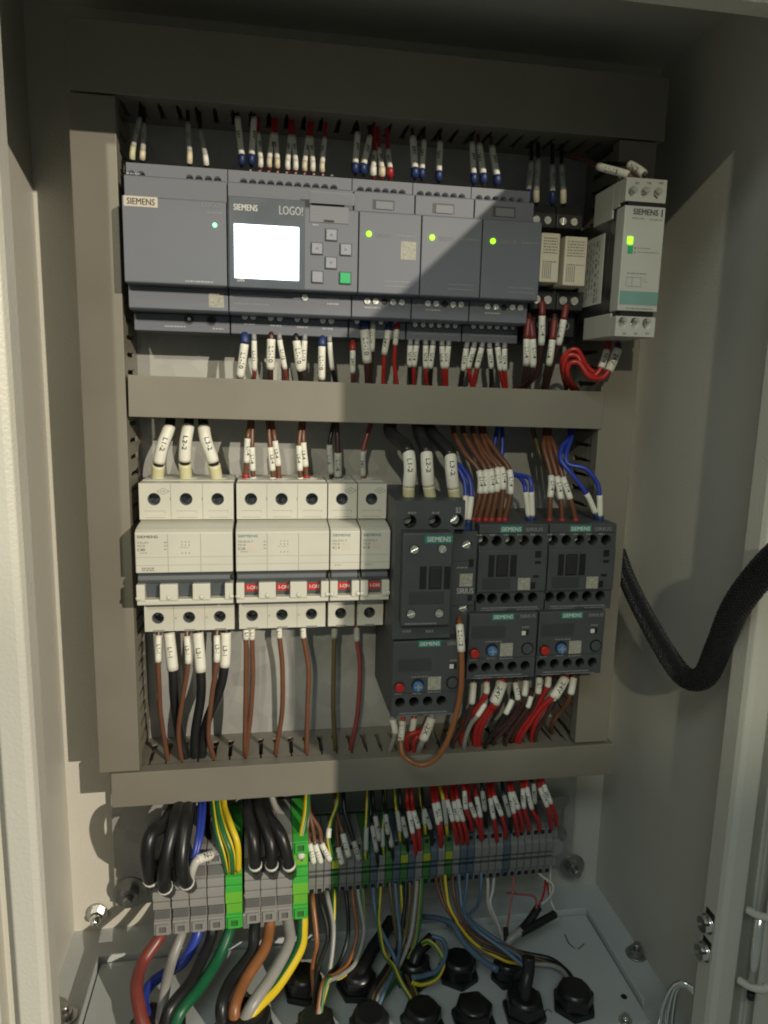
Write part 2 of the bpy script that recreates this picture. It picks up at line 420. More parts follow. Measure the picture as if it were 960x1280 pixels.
def frame_profile(x, s):
    q = [(0, 150), (0, DF-4), (1.2, DF-1.2), (4, DF), (13, DF), (14, DF-1), (14, 156), (21, 156), (21, DF+1), (32, DF+1), (32, DF-.5), (22.5, DF-.5), (22.5, 154.5), (12.5, 154.5), (12.5, DF-1.5), (4.4, DF-1.5), (2, DF-3), (1.5, DF-4.5), (1.5, 150)]
    return [(x+s*a, d) for a, d in q]
MB().prism_z(frame_profile(RI, 1), ZB-1.5, ZT+1.5).build('rim_flange', 'paint', cab, .5, 3)
MB().prism_z(frame_profile(LI, -1), ZB-1.5, ZT+1.5).build('rim_flange', 'paint', cab, .5, 3)
MB().prism([(150, TI), (DF-4, TI), (DF-1.2, TI+1.2), (DF-.3, TI+4), (DF-.3, ZT+8), (DF-1.8, ZT+8), (DF-1.8, TI+4.4), (DF-3, TI+2), (DF-4.5, TI+1.5), (150, TI+1.5)], LI-5.5, RI+5.5).build('rim_flange', 'paint', cab, .5, 3)
# studs, nuts and washers on the back wall and the floor
def bolt(c, ax, r, parent, washer=1.9, m='steel_dark', stud=True):
    c = Vector(c); ax = Vector(ax)
    b = MB().cyl(c, ax, r*washer, 1.2, 22); b.cyl(c+ax*1.2, ax, r*1.1, r*.9, 6, ph=random.random())
    if stud: b.cyl(c+ax*(1.2+r*.9), ax, r*.52, r*.9, 12)
    return b.build('bolt', m, parent)
bolt(at(122, 1141, -9), (0, -1, 0), 4.6, cab, 1.6, 'chrome'); MB().dome(at(122, 1141, -9)+Vector((0, -6, 0)), (0, -1, 0), 4, 6).build('bolt_cap', 'chrome', cab)
bolt(at(174, 1180, -9), (0, -1, 0), 3.6, cab, 1.5)
for q in ((795, 1193), (82, 1272)):
    p = atz(*q, ZB); bolt(p, (0, 0, 1), 4.2, cab, 1.7, 'steel_dark')
p = atz(781, 1284, ZB); bolt(p, (0, 0, 1), 4.2, cab, 1.7, 'chrome')
# screws through the right rim and the sprung wire latch below them
for q in ((881, 1155), (876, 1190)):
    c = at(*q, 156); c.x = RI
    MB().box(RI-.25, RI-.05, 152.5, 160, c.z-1, c.z+8).build('slot_hole', 'black', cab)
    screw((RI-.2, -156, c.z), 4.3, cab, 0.6, 4.5, 'chrome', (-1, 0, 0)); MB().cyl((RI-.2, -156, c.z), (-1, 0, 0), 5.4, 1, 20).build('washer', 'chrome', cab)
latch = thing('wire_latch', 'shiny bent wire latch low on the right rim', 'latch', atz(845, 1290, ZB))
for k, dx in enumerate((0, 5, 9)):
    P = [at(824+dx*1.6, 1300, 136), at(828+dx*1.5, 1262, 138), at(838+dx, 1236, 141), at(852+dx*.6, 1228+dx*.5, 145), at(868, 1236+dx*.6, 149)]
    MB().tube(crom(P), 1.3, 8).build('wire_loop', 'chrome', latch)
# hinge between cabinet and door
hg = thing('door_hinge', 'white metal hinge on the right rim near the bottom corner', 'hinge', at(935, 1180, 166))
hz0, hz1 = PZ(935, 1226, 166), PZ(935, 1128, 166); hx = PX(930, 1180, 166)
def arm(z, n):
    P = [Vector((hx-1, -166.5, z)), Vector((hx+2, -172, z+.5)), Vector((hx+7, -176, z+2)), Vector((hx+11, -176, z+5))]
    MB().tube(crom(P), 2.1, 10).build('hinge_arm', 'paint', hg)
arm(hz1-4, 0); arm(hz0+2, 1)
MB().box(hx+8, hx+12.5, 170, 178, hz0+3, hz1+3).build('hinge_plate', 'paint', hg, .8)
MB().cyl((hx+3.5, -171, hz0+2), (0, 0, 1), 2.6, hz1-hz0-6, 16).build('hinge_pin', 'chrome', hg)
MB().cyl((hx+3, -172, hz0-5), (0, 0, 1), 2.0, 4, 14).build('pin_nut', 'black', hg)

# the open door, swung out to the right
door = thing('cabinet_door', 'pale grey cabinet door swung open beside the right rim', 'door', (352, -170, ZB))
da = math.radians(12.0)
def dpt(u, v): return (352+u*math.sin(da)+v*math.cos(da), 170+u*math.cos(da)-v*math.sin(da))
MB().prism_z([dpt(0, 0), dpt(406, 0), dpt(406, 1.5), dpt(0, 1.5)], ZB-14, 112).build('door_panel', 'paint', door)
for a_, b_ in ((0, 1.5), (404.5, 406)): MB().prism_z([dpt(a_, -16), dpt(b_, -16), dpt(b_, 0), dpt(a_, 0)], ZB-14, 112).build('door_edge', 'paint', door)
MB().prism_z([dpt(1.5, -16), dpt(404.5, -16), dpt(404.5, 0), dpt(1.5, 0)], 110.5, 112).build('door_edge', 'paint', door)
MB().prism_z([dpt(1.5, -16), dpt(404.5, -16), dpt(404.5, 0), dpt(1.5, 0)], ZB-14, ZB-12.5).build('door_edge', 'paint', door)

# mounting plate
mp = thing('mounting_plate', 'galvanised steel mounting plate behind all the devices', 'mounting plate', (136, 0, -462))
MB().box(-32, 309, -2.5, 0, -462, 106).build('plate', 'galv', mp, .5)
for q, rr in (((163, 1115), 6.2),):
    bolt(at(*q, 0), (0, -1, 0), rr, mp, 1.9, 'steel_dark', True)
bolt(at(715, 1082, 0), (0, -1, 0), 5.5, mp, 1.8, 'steel_dark')
bolt((-24, 0, 93), (0, -1, 0), 5.5, mp, 1.6, 'steel_dark')

# DIN rails
def rail(x0, x1, zc, label):
    prof = [(0, zc-17.5), (0, zc-16.5), (6.5, -12.5+zc), (0, zc-12.5)]
    mb = MB().prism([(6.5, zc-17.5), (7.5, zc-17.5), (7.5, zc-12), (1, zc-12), (1, zc+12), (7.5, zc+12), (7.5, zc+17.5), (6.5, zc+17.5), (6.5, zc+13), (0.02, zc+13), (0.02, zc-13), (6.5, zc-13)], x0, x1)
    tag(mb.build('mounting_rail', 'steel_dark'), label, 'rail', 'mounting rails across the plate')
rail(-1, 283, -23, 'zinc mounting rail behind the row of grey control modules')
rail(-1, 283, -199, 'zinc mounting rail behind the breakers and contactors')
rail(-8, 300, -415, 'zinc mounting rail under the long row of terminals')

# ================================================================== CABLE TRUNKING
def duct(label, x0, x1, z0, z1, D=46., horiz=True, tilt=0., slots=(True, True), pitch=10.):
    t = thing('cable_trunking', label, 'trunking', ((x0+x1)/2, 0, (z0+z1)/2), 'grey cable trunking framing the devices')
    g = .8
    MB().box(x0+g, x1-g, .15, 1.6, z0+g, z1-g).build('base', 'duct_inside', t)
    lo, hi = (x0, x1) if horiz else (z0, z1)
    for k, side in enumerate(((z0+1.6, z1-1.6) if horiz else (x0+1.6, x1-1.6))):
        mb = MB(); q0, q1 = side-.7, side+.7
        def pc(a, b, d0, d1):
            if horiz: mb.box(a, b, d0, d1, q0, q1)
            else: mb.box(q0, q1, d0, d1, a, b)
        pc(lo+.5, hi-.5, 1.6, 9)
        n = int((hi-lo-2)/pitch); st = (hi-lo-n*pitch)/2+lo
        for i in range(n):
            a = st+i*pitch
            pc(a+1.9, a+pitch-1.9, 9, 15); pc(a+1.3, a+pitch-1.3, 15, 31); pc(a+.6, a+pitch-.6, 31, 36); pc(a+1.9, a+pitch-1.9, 36, 43)
        mb.build('slotted_side', 'duct', t)
    if horiz: poly = [(D-9, z0+.1), (D, z0+.1), (D, z1-.1), (D-9, z1-.1), (D-9, z1-1), (D-1.4, z1-1), (D-1.4, z0+1), (D-9, z0+1)]; lid = MB().prism(poly, x0, x1)
    else: poly = [(x0+.1, D-9), (x0+.1, D), (x1-.1, D), (x1-.1, D-9), (x1-1, D-9), (x1-1, D-1.4), (x0+1, D-1.4), (x0+1, D-9)]; lid = MB().prism_z(poly, z0, z1)
    lid.build('lid', 'duct', t, .8, 3)
    if tilt: t.rotation_euler = (0, tilt, 0)
    return t
duct('grey cable trunking running across the top above all modules', -27.6, 311, 53.2, 88.5)
duct('short grey cable trunking between the module row and the breakers', -2.4, 284.2, -117.6, -94, D=47.2, tilt=math.radians(.55))
duct('grey cable trunking across the bottom above the terminals', -21, 311.5, -358.3, -335.2)
duct('vertical grey cable trunking down the left side', -27.7, -3.8, -334.2, 52.2, horiz=False)
duct('vertical grey cable trunking down the right side', 282.5, 306.5, -333, 52.2, horiz=False)
def shade_ring(x, D, z, r, depth, parent, m='black'):
    return MB().cyl((x, -(D-depth+.1), z), (0, -1, 0), r-.02, depth-.35, 18, hole=r-.28).build('well_shade', m, parent)  # dark ring added to put the well's shade into its colour
# ================================================================== MODULE ROW
def badge(parent, px0, px1, py0, py1, D, t, ground, ink, name='nameplate', fill=.82, tilt=0):
    x0, x1 = PX(px0, (py0+py1)/2, D), PX(px1, (py0+py1)/2, D); xm = (px0+px1)/2; z1, z0 = PZ(xm, py0, D), PZ(xm, py1, D)
    o = parent
    if ground: o = MB().box(x0, x1, D-.2, D+.18, z0, z1).build(name, ground, parent)
    text(MB(), t, ((x0+x1)/2, -(D+.24), (z0+z1)/2), (z1-z0)*(.62 if ground else 1), (x1-x0)*fill).build('lettering', ink, o)
    return o
def sticker(parent, px0, px1, py0, py1, D, m='sticker', name='sticker'):
    xm, ym = (px0+px1)/2, (py0+py1)/2
    return MB().box(PX(px0, ym, D), PX(px1, ym, D), D-.2, D+.15, PZ(xm, py1, D), PZ(xm, py0, D)).build(name, m, parent)
def fineprint(parent, px0, px1, py, D, m='pale_ink', n=1, h=.55, seed=1, step=1.3):
    z = PZ((px0+px1)/2, py, D)
    return lines(MB(), PX(px0, py, D), PX(px1, py, D), D+.06, [z-step*i for i in range(n)], h, seed).build('small_print', m, parent)
def module(label, group, x0, x1, bx0, bx1, holes_top, name, depth=0):
    t = thing(name, label, 'module', ((x0+x1)/2, 0, -23), group)
    MB().prism([(8, 20.3), (39.5, 20.3), (39.5, 11), (44, 11), (44, 1), (50.5, 0), (50.5, -42), (50, -44), (50, -56.4), (48.5, -57.2), (31.5, -57.2), (31.5, -66.8), (30.5, -67.6), (8, -67.6)], bx0+.25, bx1-.25).build('housing', 'logo_dark' if depth else 'logo_grey', t, .35)
    r = 2.15
    MB().holed(bx0+.25, bx1-.25, 11.2, 20.2, 44, 4.5, [(h, 14.2, r) for h in holes_top]).build('terminal_cover', 'logo_grey', t)
    MB().prism([(44, 12.4), (51.2, 12.2), (52, 11.4), (52, .9), (44, .9)], bx0+.3, bx1-.3).build('label_ledge', 'logo_grey', t, .3)
    MB().prism([(44.2, -.2), (59.2, -.2), (60, -1), (60, -43.6), (59.4, -44.2), (44.2, -44.2)], x0+.3, x1-.3).build('front_cover', 'logo_grey', t, .35)
    MB().box(bx0+.3, bx1-.3, 40, 50.4, -56.3, -44.6).build('lower_ledge', 'logo_grey', t, .35)
    MB().box(bx0+.4, bx1-.4, 30.5, 36, -67.3, -57.5).build('lower_terminals', 'logo_grey', t, .35)
    for h in holes_top: screw((h, -39.6, 14.2), 1.6, t, m='steel_dark', h=.7)
    return t
G = 'grey plug-in modules on the top rail'
def tops(pxs, y): return [PX(x, y, 44) for x in pxs]
psu = module('slim grey power supply with cream nameplate at the left end of the row', G, 0, 54, 0, 54, tops((164, 176, 236.5, 248, 260, 271.6), 213), 'power_supply')
badge(psu, 154.5, 197, 245.5, 258.5, 60, 'SIEMENS', 'badge', 'ink')
badge(psu, 250, 279, 253, 260, 60, 'LOGO!', None, 'dim_ink')
fineprint(psu, 259, 278, 266, 60, 'dim_ink', 1, .8, 2)
MB().cyl((PX(268.5, 281.5, 60), -59.8, PZ(268.5, 281.5, 60)), (0, -1, 0), 1.15, .7, 14).build('indicator_light', 'led_psu', psu)
fineprint(psu, 232, 266, 352, 60, 'pale_ink', 1, .7, 3)
sticker(psu, 261, 280, 366.5, 384.5, 50.4)
for q, c in ((236.5, 399), (264.5, 400.5)):
    MB().cyl((PX(q, c, 36), -36, PZ(q, c, 36)), (0, -1, 0), 2.9, .5, 18, hole=2.2).build('socket_ring', 'logo_dark', psu)
    MB().cyl((PX(q, c, 36), -35.9, PZ(q, c, 36)), (0, -1, 0), 2.25, .2, 18).build('socket', 'black', psu)
screw((PX(236.5, 399, 36), -36.1, PZ(236.5, 399, 36)), 1.0, psu)
fineprint(psu, 206, 232, 408, 36, 'pale_ink', 1, .8, 4); fineprint(psu, 266, 280, 411, 36, 'pale_ink', 1, .8, 5)
fineprint(psu, 158, 176, 217, 52, 'pale_ink', 1, .6, 6)

plc = module('grey logic controller with lit display and square keys', G, 54, 125.5, 54, 123.2, tops([304.4+11.3*i for i in range(11)], 224), 'logic_controller')
def bxp(a, b, c, d, D):
    return PX(a, (c+d)/2, D), PX(b, (c+d)/2, D), PZ((a+b)/2, d, D), PZ((a+b)/2, c, D)
x0, x1, z0, z1 = bxp(286, 381, 248, 361, 60)
bz = MB().box(x0, x1, 59.5, 61.2, z0, z1).build('display_bezel', 'bezel', plc, .5)
x0, x1, z0, z1 = bxp(293, 373.5, 282, 349, 61.2)
MB().box(x0, x1, 60.8, 61.5, z0, z1).build('lit_screen', 'screen', bz)
badge(bz, 288.5, 325, 255.5, 263.5, 61.2, 'SIEMENS', None, 'white_ink')
badge(bz, 348, 379, 258, 269, 61.2, 'LOGO!', None, 'pale_ink', fill=.95)
badge(bz, 296, 306, 347.5, 352, 61.2, 'LAN', None, 'white_ink')
for (kx, ky, m) in ((414, 294, 0), (396, 311, 0), (432, 312.5, 0), (413.5, 329, 0), (396.5, 346.5, 1), (431.2, 348, 2)):
    x0, x1, z0, z1 = bxp(kx-8, kx+8, ky-8.2, ky+8.2, 60)
    MB().box(x0, x1, 59.8, 60.15, z0, z1).build('key_frame', 'logo_dark', plc)
    x0, x1, z0, z1 = bxp(kx-6.7, kx+6.7, ky-7, ky+7, 60)
    k = MB().box(x0, x1, 59.8, 61.3, z0, z1).build('key', ('key_grey', 'key_grey', 'key_green')[m], plc, .5)
    if m == 0:                                            # arrow heads
        c = Vector(((x0+x1)/2, -61.36, (z0+z1)/2)); a = {(414): 1, (396): 2, (432): 0, (413.5): 3}[kx]*math.pi/2
        mb = MB(); R2 = lambda x, z: (c.x+x*math.cos(a)-z*math.sin(a), c.y, c.z+x*math.sin(a)+z*math.cos(a))
        mb.v = [R2(-1, -1), R2(1.1, 0), R2(-1, 1), R2(-.5, 0)]; mb.face((0, 1, 3)); mb.face((1, 2, 3)); mb.build('arrow_mark', 'logo_grey', k)
x0, x1, z0, z1 = bxp(387, 443, 240, 255.5, 60)
MB().box(x0, x1, 59.8, 60.3, z0, z1).build('label_window', 'logo_light', plc, .2)
x0, x1, z0, z1 = bxp(388.5, 441.5, 242, 253.5, 60.3); MB().box(x0, x1, 60, 60.45, z0, z1).build('label_strip', 'logo_grey', plc)
x0, x1, z0, z1 = bxp(387, 436, 258, 279, 60)
MB().box(x0, x1, 59.8, 60.4, z0, z1).build('card_flap', 'logo_light', plc, .2)
x0, x1, z0, z1 = bxp(405, 417.5, 275, 277.6, 60.5); MB().box(x0, x1, 60, 60.7, z0, z1).build('flap_notch', 'black', plc)
fineprint(plc, 391, 402, 262, 60.4, 'dim_ink', 3, .5, 8, 1.6); fineprint(plc, 391, 398, 281, 60, 'pale_ink', 1, .8, 9)
fineprint(plc, 292, 355, 370, 50.4, 'pale_ink', 1, .7, 10); fineprint(plc, 294, 337, 380, 50.4, 'dim_ink', 1, .8, 11)
fineprint(plc, 409, 423, 373, 50.4, 'pale_ink', 1, .9, 12); fineprint(plc, 409, 423, 380, 50.4, 'pale_ink', 1, .9, 13)
screw((PX(381, 372, 50.4), -50.3, PZ(381, 372, 50.4)), 1.8, plc, 1.0)
for q, c in ((306, 396), (316.5, 396), (338.5, 397.5), (349.6, 398), (371.6, 399), (382, 400), (403.5, 401), (414, 401.5)):
    p = (PX(q, c, 36), -35.9, PZ(q, c, 36)); MB().cyl(p, (0, -1, 0), 2.2, .25, 16).build('screw_well', 'logo_dark', plc); screw(p, 1.75, plc)
for q in (311, 344, 377, 409): fineprint(plc, q-6, q+8, 405+(q-311)*.06, 36, 'pale_ink', 1, .9, int(q))
for i in range(10): fineprint(plc, 312+11.3*i, 315+11.3*i, 213+i*.7, 44, 'dim_ink', 1, .9, 30+i)

seams = (125.5, 161, 196.5, 232); bs = (123.2, 158.4, 193.3, 229.5)
exq = [dict(led=(461, 292.5), slot=(466, 493, 250, 262.5), tp=[450.8+10.4*i for i in range(6)], ty=236, hs=((459, 376.5), (469.5, 376.7), (480.8, 377), (491, 378), (502, 378.3)), lo=(), qr=(501, 520, 302, 325)),
       dict(led=(540, 297), slot=(541, 568, 254.5, 267.5), tp=[525.5+10.4*i for i in range(6)], ty=241, hs=((534.5, 379.5), (545, 379.8), (556, 380), (566, 380.8), (576, 381)), lo=[(518.7+10*i, 406+.3*i) for i in range(6)], qr=None),
       dict(led=(616, 301.5), slot=(616, 644, 258.5, 271.5), tp=[599+10.3*i for i in range(6)], ty=247, hs=((609, 383.5), (619.5, 384), (630, 384.3), (640, 384.5), (650, 385)), lo=[(591.6+9.9*i, 408+.3*i) for i in range(6)], qr=None)]
elab = ('grey expansion module with square sticker next to the controller', 'middle one of the three narrow grey expansion modules', 'narrow grey expansion module beside the two cream relays')
for k, e in enumerate(exq):
    ex = module(elab[k], G, seams[k], seams[k+1], bs[k], bs[k+1], tops(e['tp'], e['ty']), 'expansion_module')
    lx, ly = e['led']
    MB().cyl((PX(lx, ly, 60), -59.8, PZ(lx, ly, 60)), (0, -1, 0), 1.5, .9, 14).build('indicator_light', 'led', ex)
    badge(ex, lx+7, lx+31, ly-1.5, ly+4, 60, 'RUN/STOP', None, 'dim_ink'); fineprint(ex, lx+36, lx+58, ly+2.5, 60, 'dim_ink', 1, .8, 40+k)
    x0, x1, z0, z1 = bxp(*e['slot'], 52); zt = .9
    MB().box(x0, x1, 51.9, 52.25, z0+.2, z1).build('slot_edge', 'logo_dark', ex)
    MB().box(x0+1.6, x1-.7, 52, 52.6, z0+.2, z1-.9).build('slider', 'logo_light', ex, .2)
    fineprint(ex, lx+20, lx+52, 352+k*4, 60, 'dim_ink', 2, .7, 44+k, 2.6)
    if e['qr']: sticker(ex, *e['qr'], 60)
    for i, (q, c) in enumerate(e['hs']):
        p = (PX(q, c, 50.4), -50.3, PZ(q, c, 50.4))
        MB().cyl(p, (0, -1, 0), 2.0, .2, 16).build('screw_well', 'black' if i == 2 else 'logo_dark', ex)
        if i != 2: screw(p, 1.75, ex)
    fineprint(ex, e['hs'][0][0]-3, e['hs'][1][0]+6, e['hs'][0][1]+8, 50.4, 'pale_ink', 1, .8, 50+k)
    lows = e['lo'] or [(446+10*i, 402+.3*i) for i in range(6)]
    for q, c in lows:
        p = (PX(q, c, 36), -35.9, PZ(q, c, 36)); MB().cyl(p, (0, -1, 0), 2.1, .25, 14).build('screw_well', 'black', ex); screw(p, 1.5, ex, 1.57, .8)
    fineprint(ex, lows[0][0]-4, lows[-1][0]+4, lows[0][1]+12, 36, 'dim_ink', 1, .7, 60+k)

# interface relays in black sockets
for k, (bx0, bx1, px0, px1, lab) in enumerate(((232.4, 249, 675.5, 699, 'cream plug-in relay in black socket nearest the grey modules'), (249.4, 266, 705.5, 733, 'cream plug-in relay in black socket nearest the timer'))):
    t = thing('interface_relay', lab, 'relay', ((bx0+bx1)/2, 0, -20), 'two plug-in relays in black sockets')
    MB().prism([(8, 16), (34, 16), (38, 10), (38, 2), (30, 0), (30, -34), (46, -36), (46, -47), (36, -49), (36, -62), (28, -66), (8, -66)], bx0, bx1).build('socket', 'black_plastic', t, .5)
    ym = 291+k*4.5
    x0, x1 = PX(px0, 325, 58), PX(px1, 327, 58); z1, z0 = PZ((px0+px1)/2, ym, 58), PZ((px0+px1)/2, ym+62, 58)
    MB().box(x0, x1, 30.5, 58, z0, z1).build('relay_body', 'relay_cream', t, .7)
    lines(MB(), x0+1.5, x1-1.5, 58.1, [z1-3-1.6*i for i in range(6)]+[z1-16], .7, 70+k).build('small_print', 'ink_grey', t)
    mb = MB()
    for i in range(5): quad(mb, x0+1.5+i*1.2, x0+2.0+i*1.2, 58.1, z0+2, z0+11)
    mb.build('small_print', 'ink_grey', t)
    for q in (-3.6, 3.6):
        screw(((bx0+bx1)/2+q-1, -38, 6), 2.2, t, cross=True); screw(((bx0+bx1)/2+q-1, -46, -41.5), 2.4, t, cross=True)
        MB().cyl(((bx0+bx1)/2+q-1, -36, -55.5), (0, -1, 0), 2.3, .5, 14, hole=1.7).build('screw_well', 'steel_dark', t)

# timer relay
tx0, tx1, TD = 267.6, 291.4, 88.
tm = thing('timer_relay', 'tall off-white timer relay with green lights and turquoise band', 'timer', (279, 0, -22))
tz = lambda y: PZ(800, y, TD)
hz = tz(240)
MB().box(tx0, tx1, 74, TD-6.5, tz(256), tz(222)).box(tx0, tx1, 50, 74, tz(268), tz(222)+.0).build('upper_terminal_block', 'timer_white', tm, .5)
MB().holed(tx0, tx1, tz(252), tz(222.5), TD, 6.5, [(tx0+4.6+7.3*i, hz, 3.0) for i in range(3)]).build('upper_terminals', 'timer_white', tm)
for i in range(3): screw((tx0+4.6+7.3*i, -TD+6.6, hz), 2.6, tm, m='steel_dark', h=2)
MB().box(tx0+.8, tx1-.4, 70, TD-2.5, tz(398), tz(250)).build('recess', 'black_plastic', tm)
MB().box(tx0, tx1, 79, TD+1, tz(389.5), tz(258)).build('front_panel', 'timer_white', tm, .5)
MB().box(tx0+3, tx1-3, 82, TD-.6, tz(256.5), tz(254.5)).build('clip', 'timer_white', tm)
MB().box(tx0+.6, tx1-.6, 8, 71, tz(393), tz(262)).build('core', 'black_plastic', tm, .5)
hb = tz(404)
MB().box(tx0, tx1, 46, TD-6.5, tz(421), tz(391)).build('lower_terminal_block', 'timer_white', tm, .5)
MB().holed(tx0, tx1, tz(421), tz(396), TD, 6.5, [(tx0+4.4+7.3*i, hb, 3.0) for i in range(3)]).build('lower_terminals', 'timer_white', tm)
for i in range(3): screw((tx0+4.4+7.3*i, -TD+6.6, hb), 2.6, tm, m='steel_dark', h=2)
Df = TD+1
badge(tm, 790.5, 823.5, 261.5, 269, Df, 'SIEMENS', None, 'ink', fill=.94)
MB().box(tx0+2.2, tx1-1.6, TD-4, TD-.25, tz(257.8), tz(252.4)).build('slot', 'black', tm); MB().box(tx0+2.2, tx1-1.6, TD-4, TD-.25, tz(395.8), tz(390)).build('slot', 'black', tm)
MB().box(PX(827, 265, Df), PX(828.6, 265, Df), Df-.1, Df+.1, tz(270), tz(261)).build('mark', 'ink', tm)
fineprint(tm, 790, 805, 273, Df, 'ink_grey', 1, .8, 80); fineprint(tm, 812, 828, 275, Df, 'ink_grey', 1, .7, 81)
for y, m in ((300.5, 'led'), (312, 'key_green')):
    MB().box(PX(784.5, y, Df), PX(790.5, y, Df), Df-.2, Df+.5, PZ(787, y+4.5, Df), PZ(787, y-4.5, Df)).build('indicator_light', m, tm)
fineprint(tm, 797, 813, 310.5, Df, 'ink_grey', 1, .5, 82); fineprint(tm, 797, 824, 316, Df, 'ink_grey', 1, .5, 83)
for q, y in ((794, 310), (793.5, 315.5)): MB().cyl((PX(q, y, Df), -Df+.1, PZ(q, y, Df)), (0, -1, 0), .5, .15, 10).build('mark', 'breaker_red' if y < 312 else 'ink_grey', tm)
mb = MB()
for a, b, c, d in ((783, 783.6, 346, 358), (783, 802, 357.5, 358.1), (790, 790.6, 346, 358), (783, 802, 346, 346.6), (801.5, 802.1, 346, 358), (805, 805.6, 346, 352), (805, 809, 352, 352.7)):
    quad(mb, PX(a, c, Df), PX(b, c, Df), Df+.07, PZ(a, d, Df), PZ(a, c, Df))
mb.build('circuit_diagram', 'ink_grey', tm); fineprint(tm, 784, 808, 342, Df, 'ink_grey', 1, .7, 84)
x0, x1, z0, z1 = bxp(780, 822, 364.5, 381.5, Df); MB().box(tx0+.6, tx1-.3, Df-.1, Df+.15, z0, z1).build('colour_band', 'timer_teal', tm)
fineprint(tm, 782, 816, 386, Df, 'ink_grey', 1, .8, 85)
for i in range(3):
    fineprint(tm, 794+i*15, 799+i*15, 229, TD, 'ink_grey', 1, 1.2, 86+i); fineprint(tm, 778+i*14.5, 782+i*14.5, 417, TD, 'ink_grey', 1, 1.2, 90+i)
# rating sticker on the timer's left flank
st = MB(); zz0, zz1 = tz(375), tz(282)
st.box(tx0+.35, tx0+.62, 34, 66, zz0, zz1); so = st.build('rating_sticker', 'rating_label', tm, .1)
mb = MB(); rnd = random.Random(5)
for i in range(9):
    z = zz1-4-i*4.2 if False else 0
for j in range(7):
    d = 38+j*3.6; z = zz1-3
    while z > zz0+4:
        l = rnd.uniform(1, 4); b = len(mb.v); hh = .55 if j != 5 else 1.0
        mb.v += [(tx0+.3, -d, z), (tx0+.3, -d-hh*2, z), (tx0+.3, -d-hh*2, z-l), (tx0+.3, -d, z-l)]; mb.face((b, b+1, b+2, b+3)); z -= l+rnd.uniform(.5, 3)
mb.build('small_print', 'ink_grey', so)

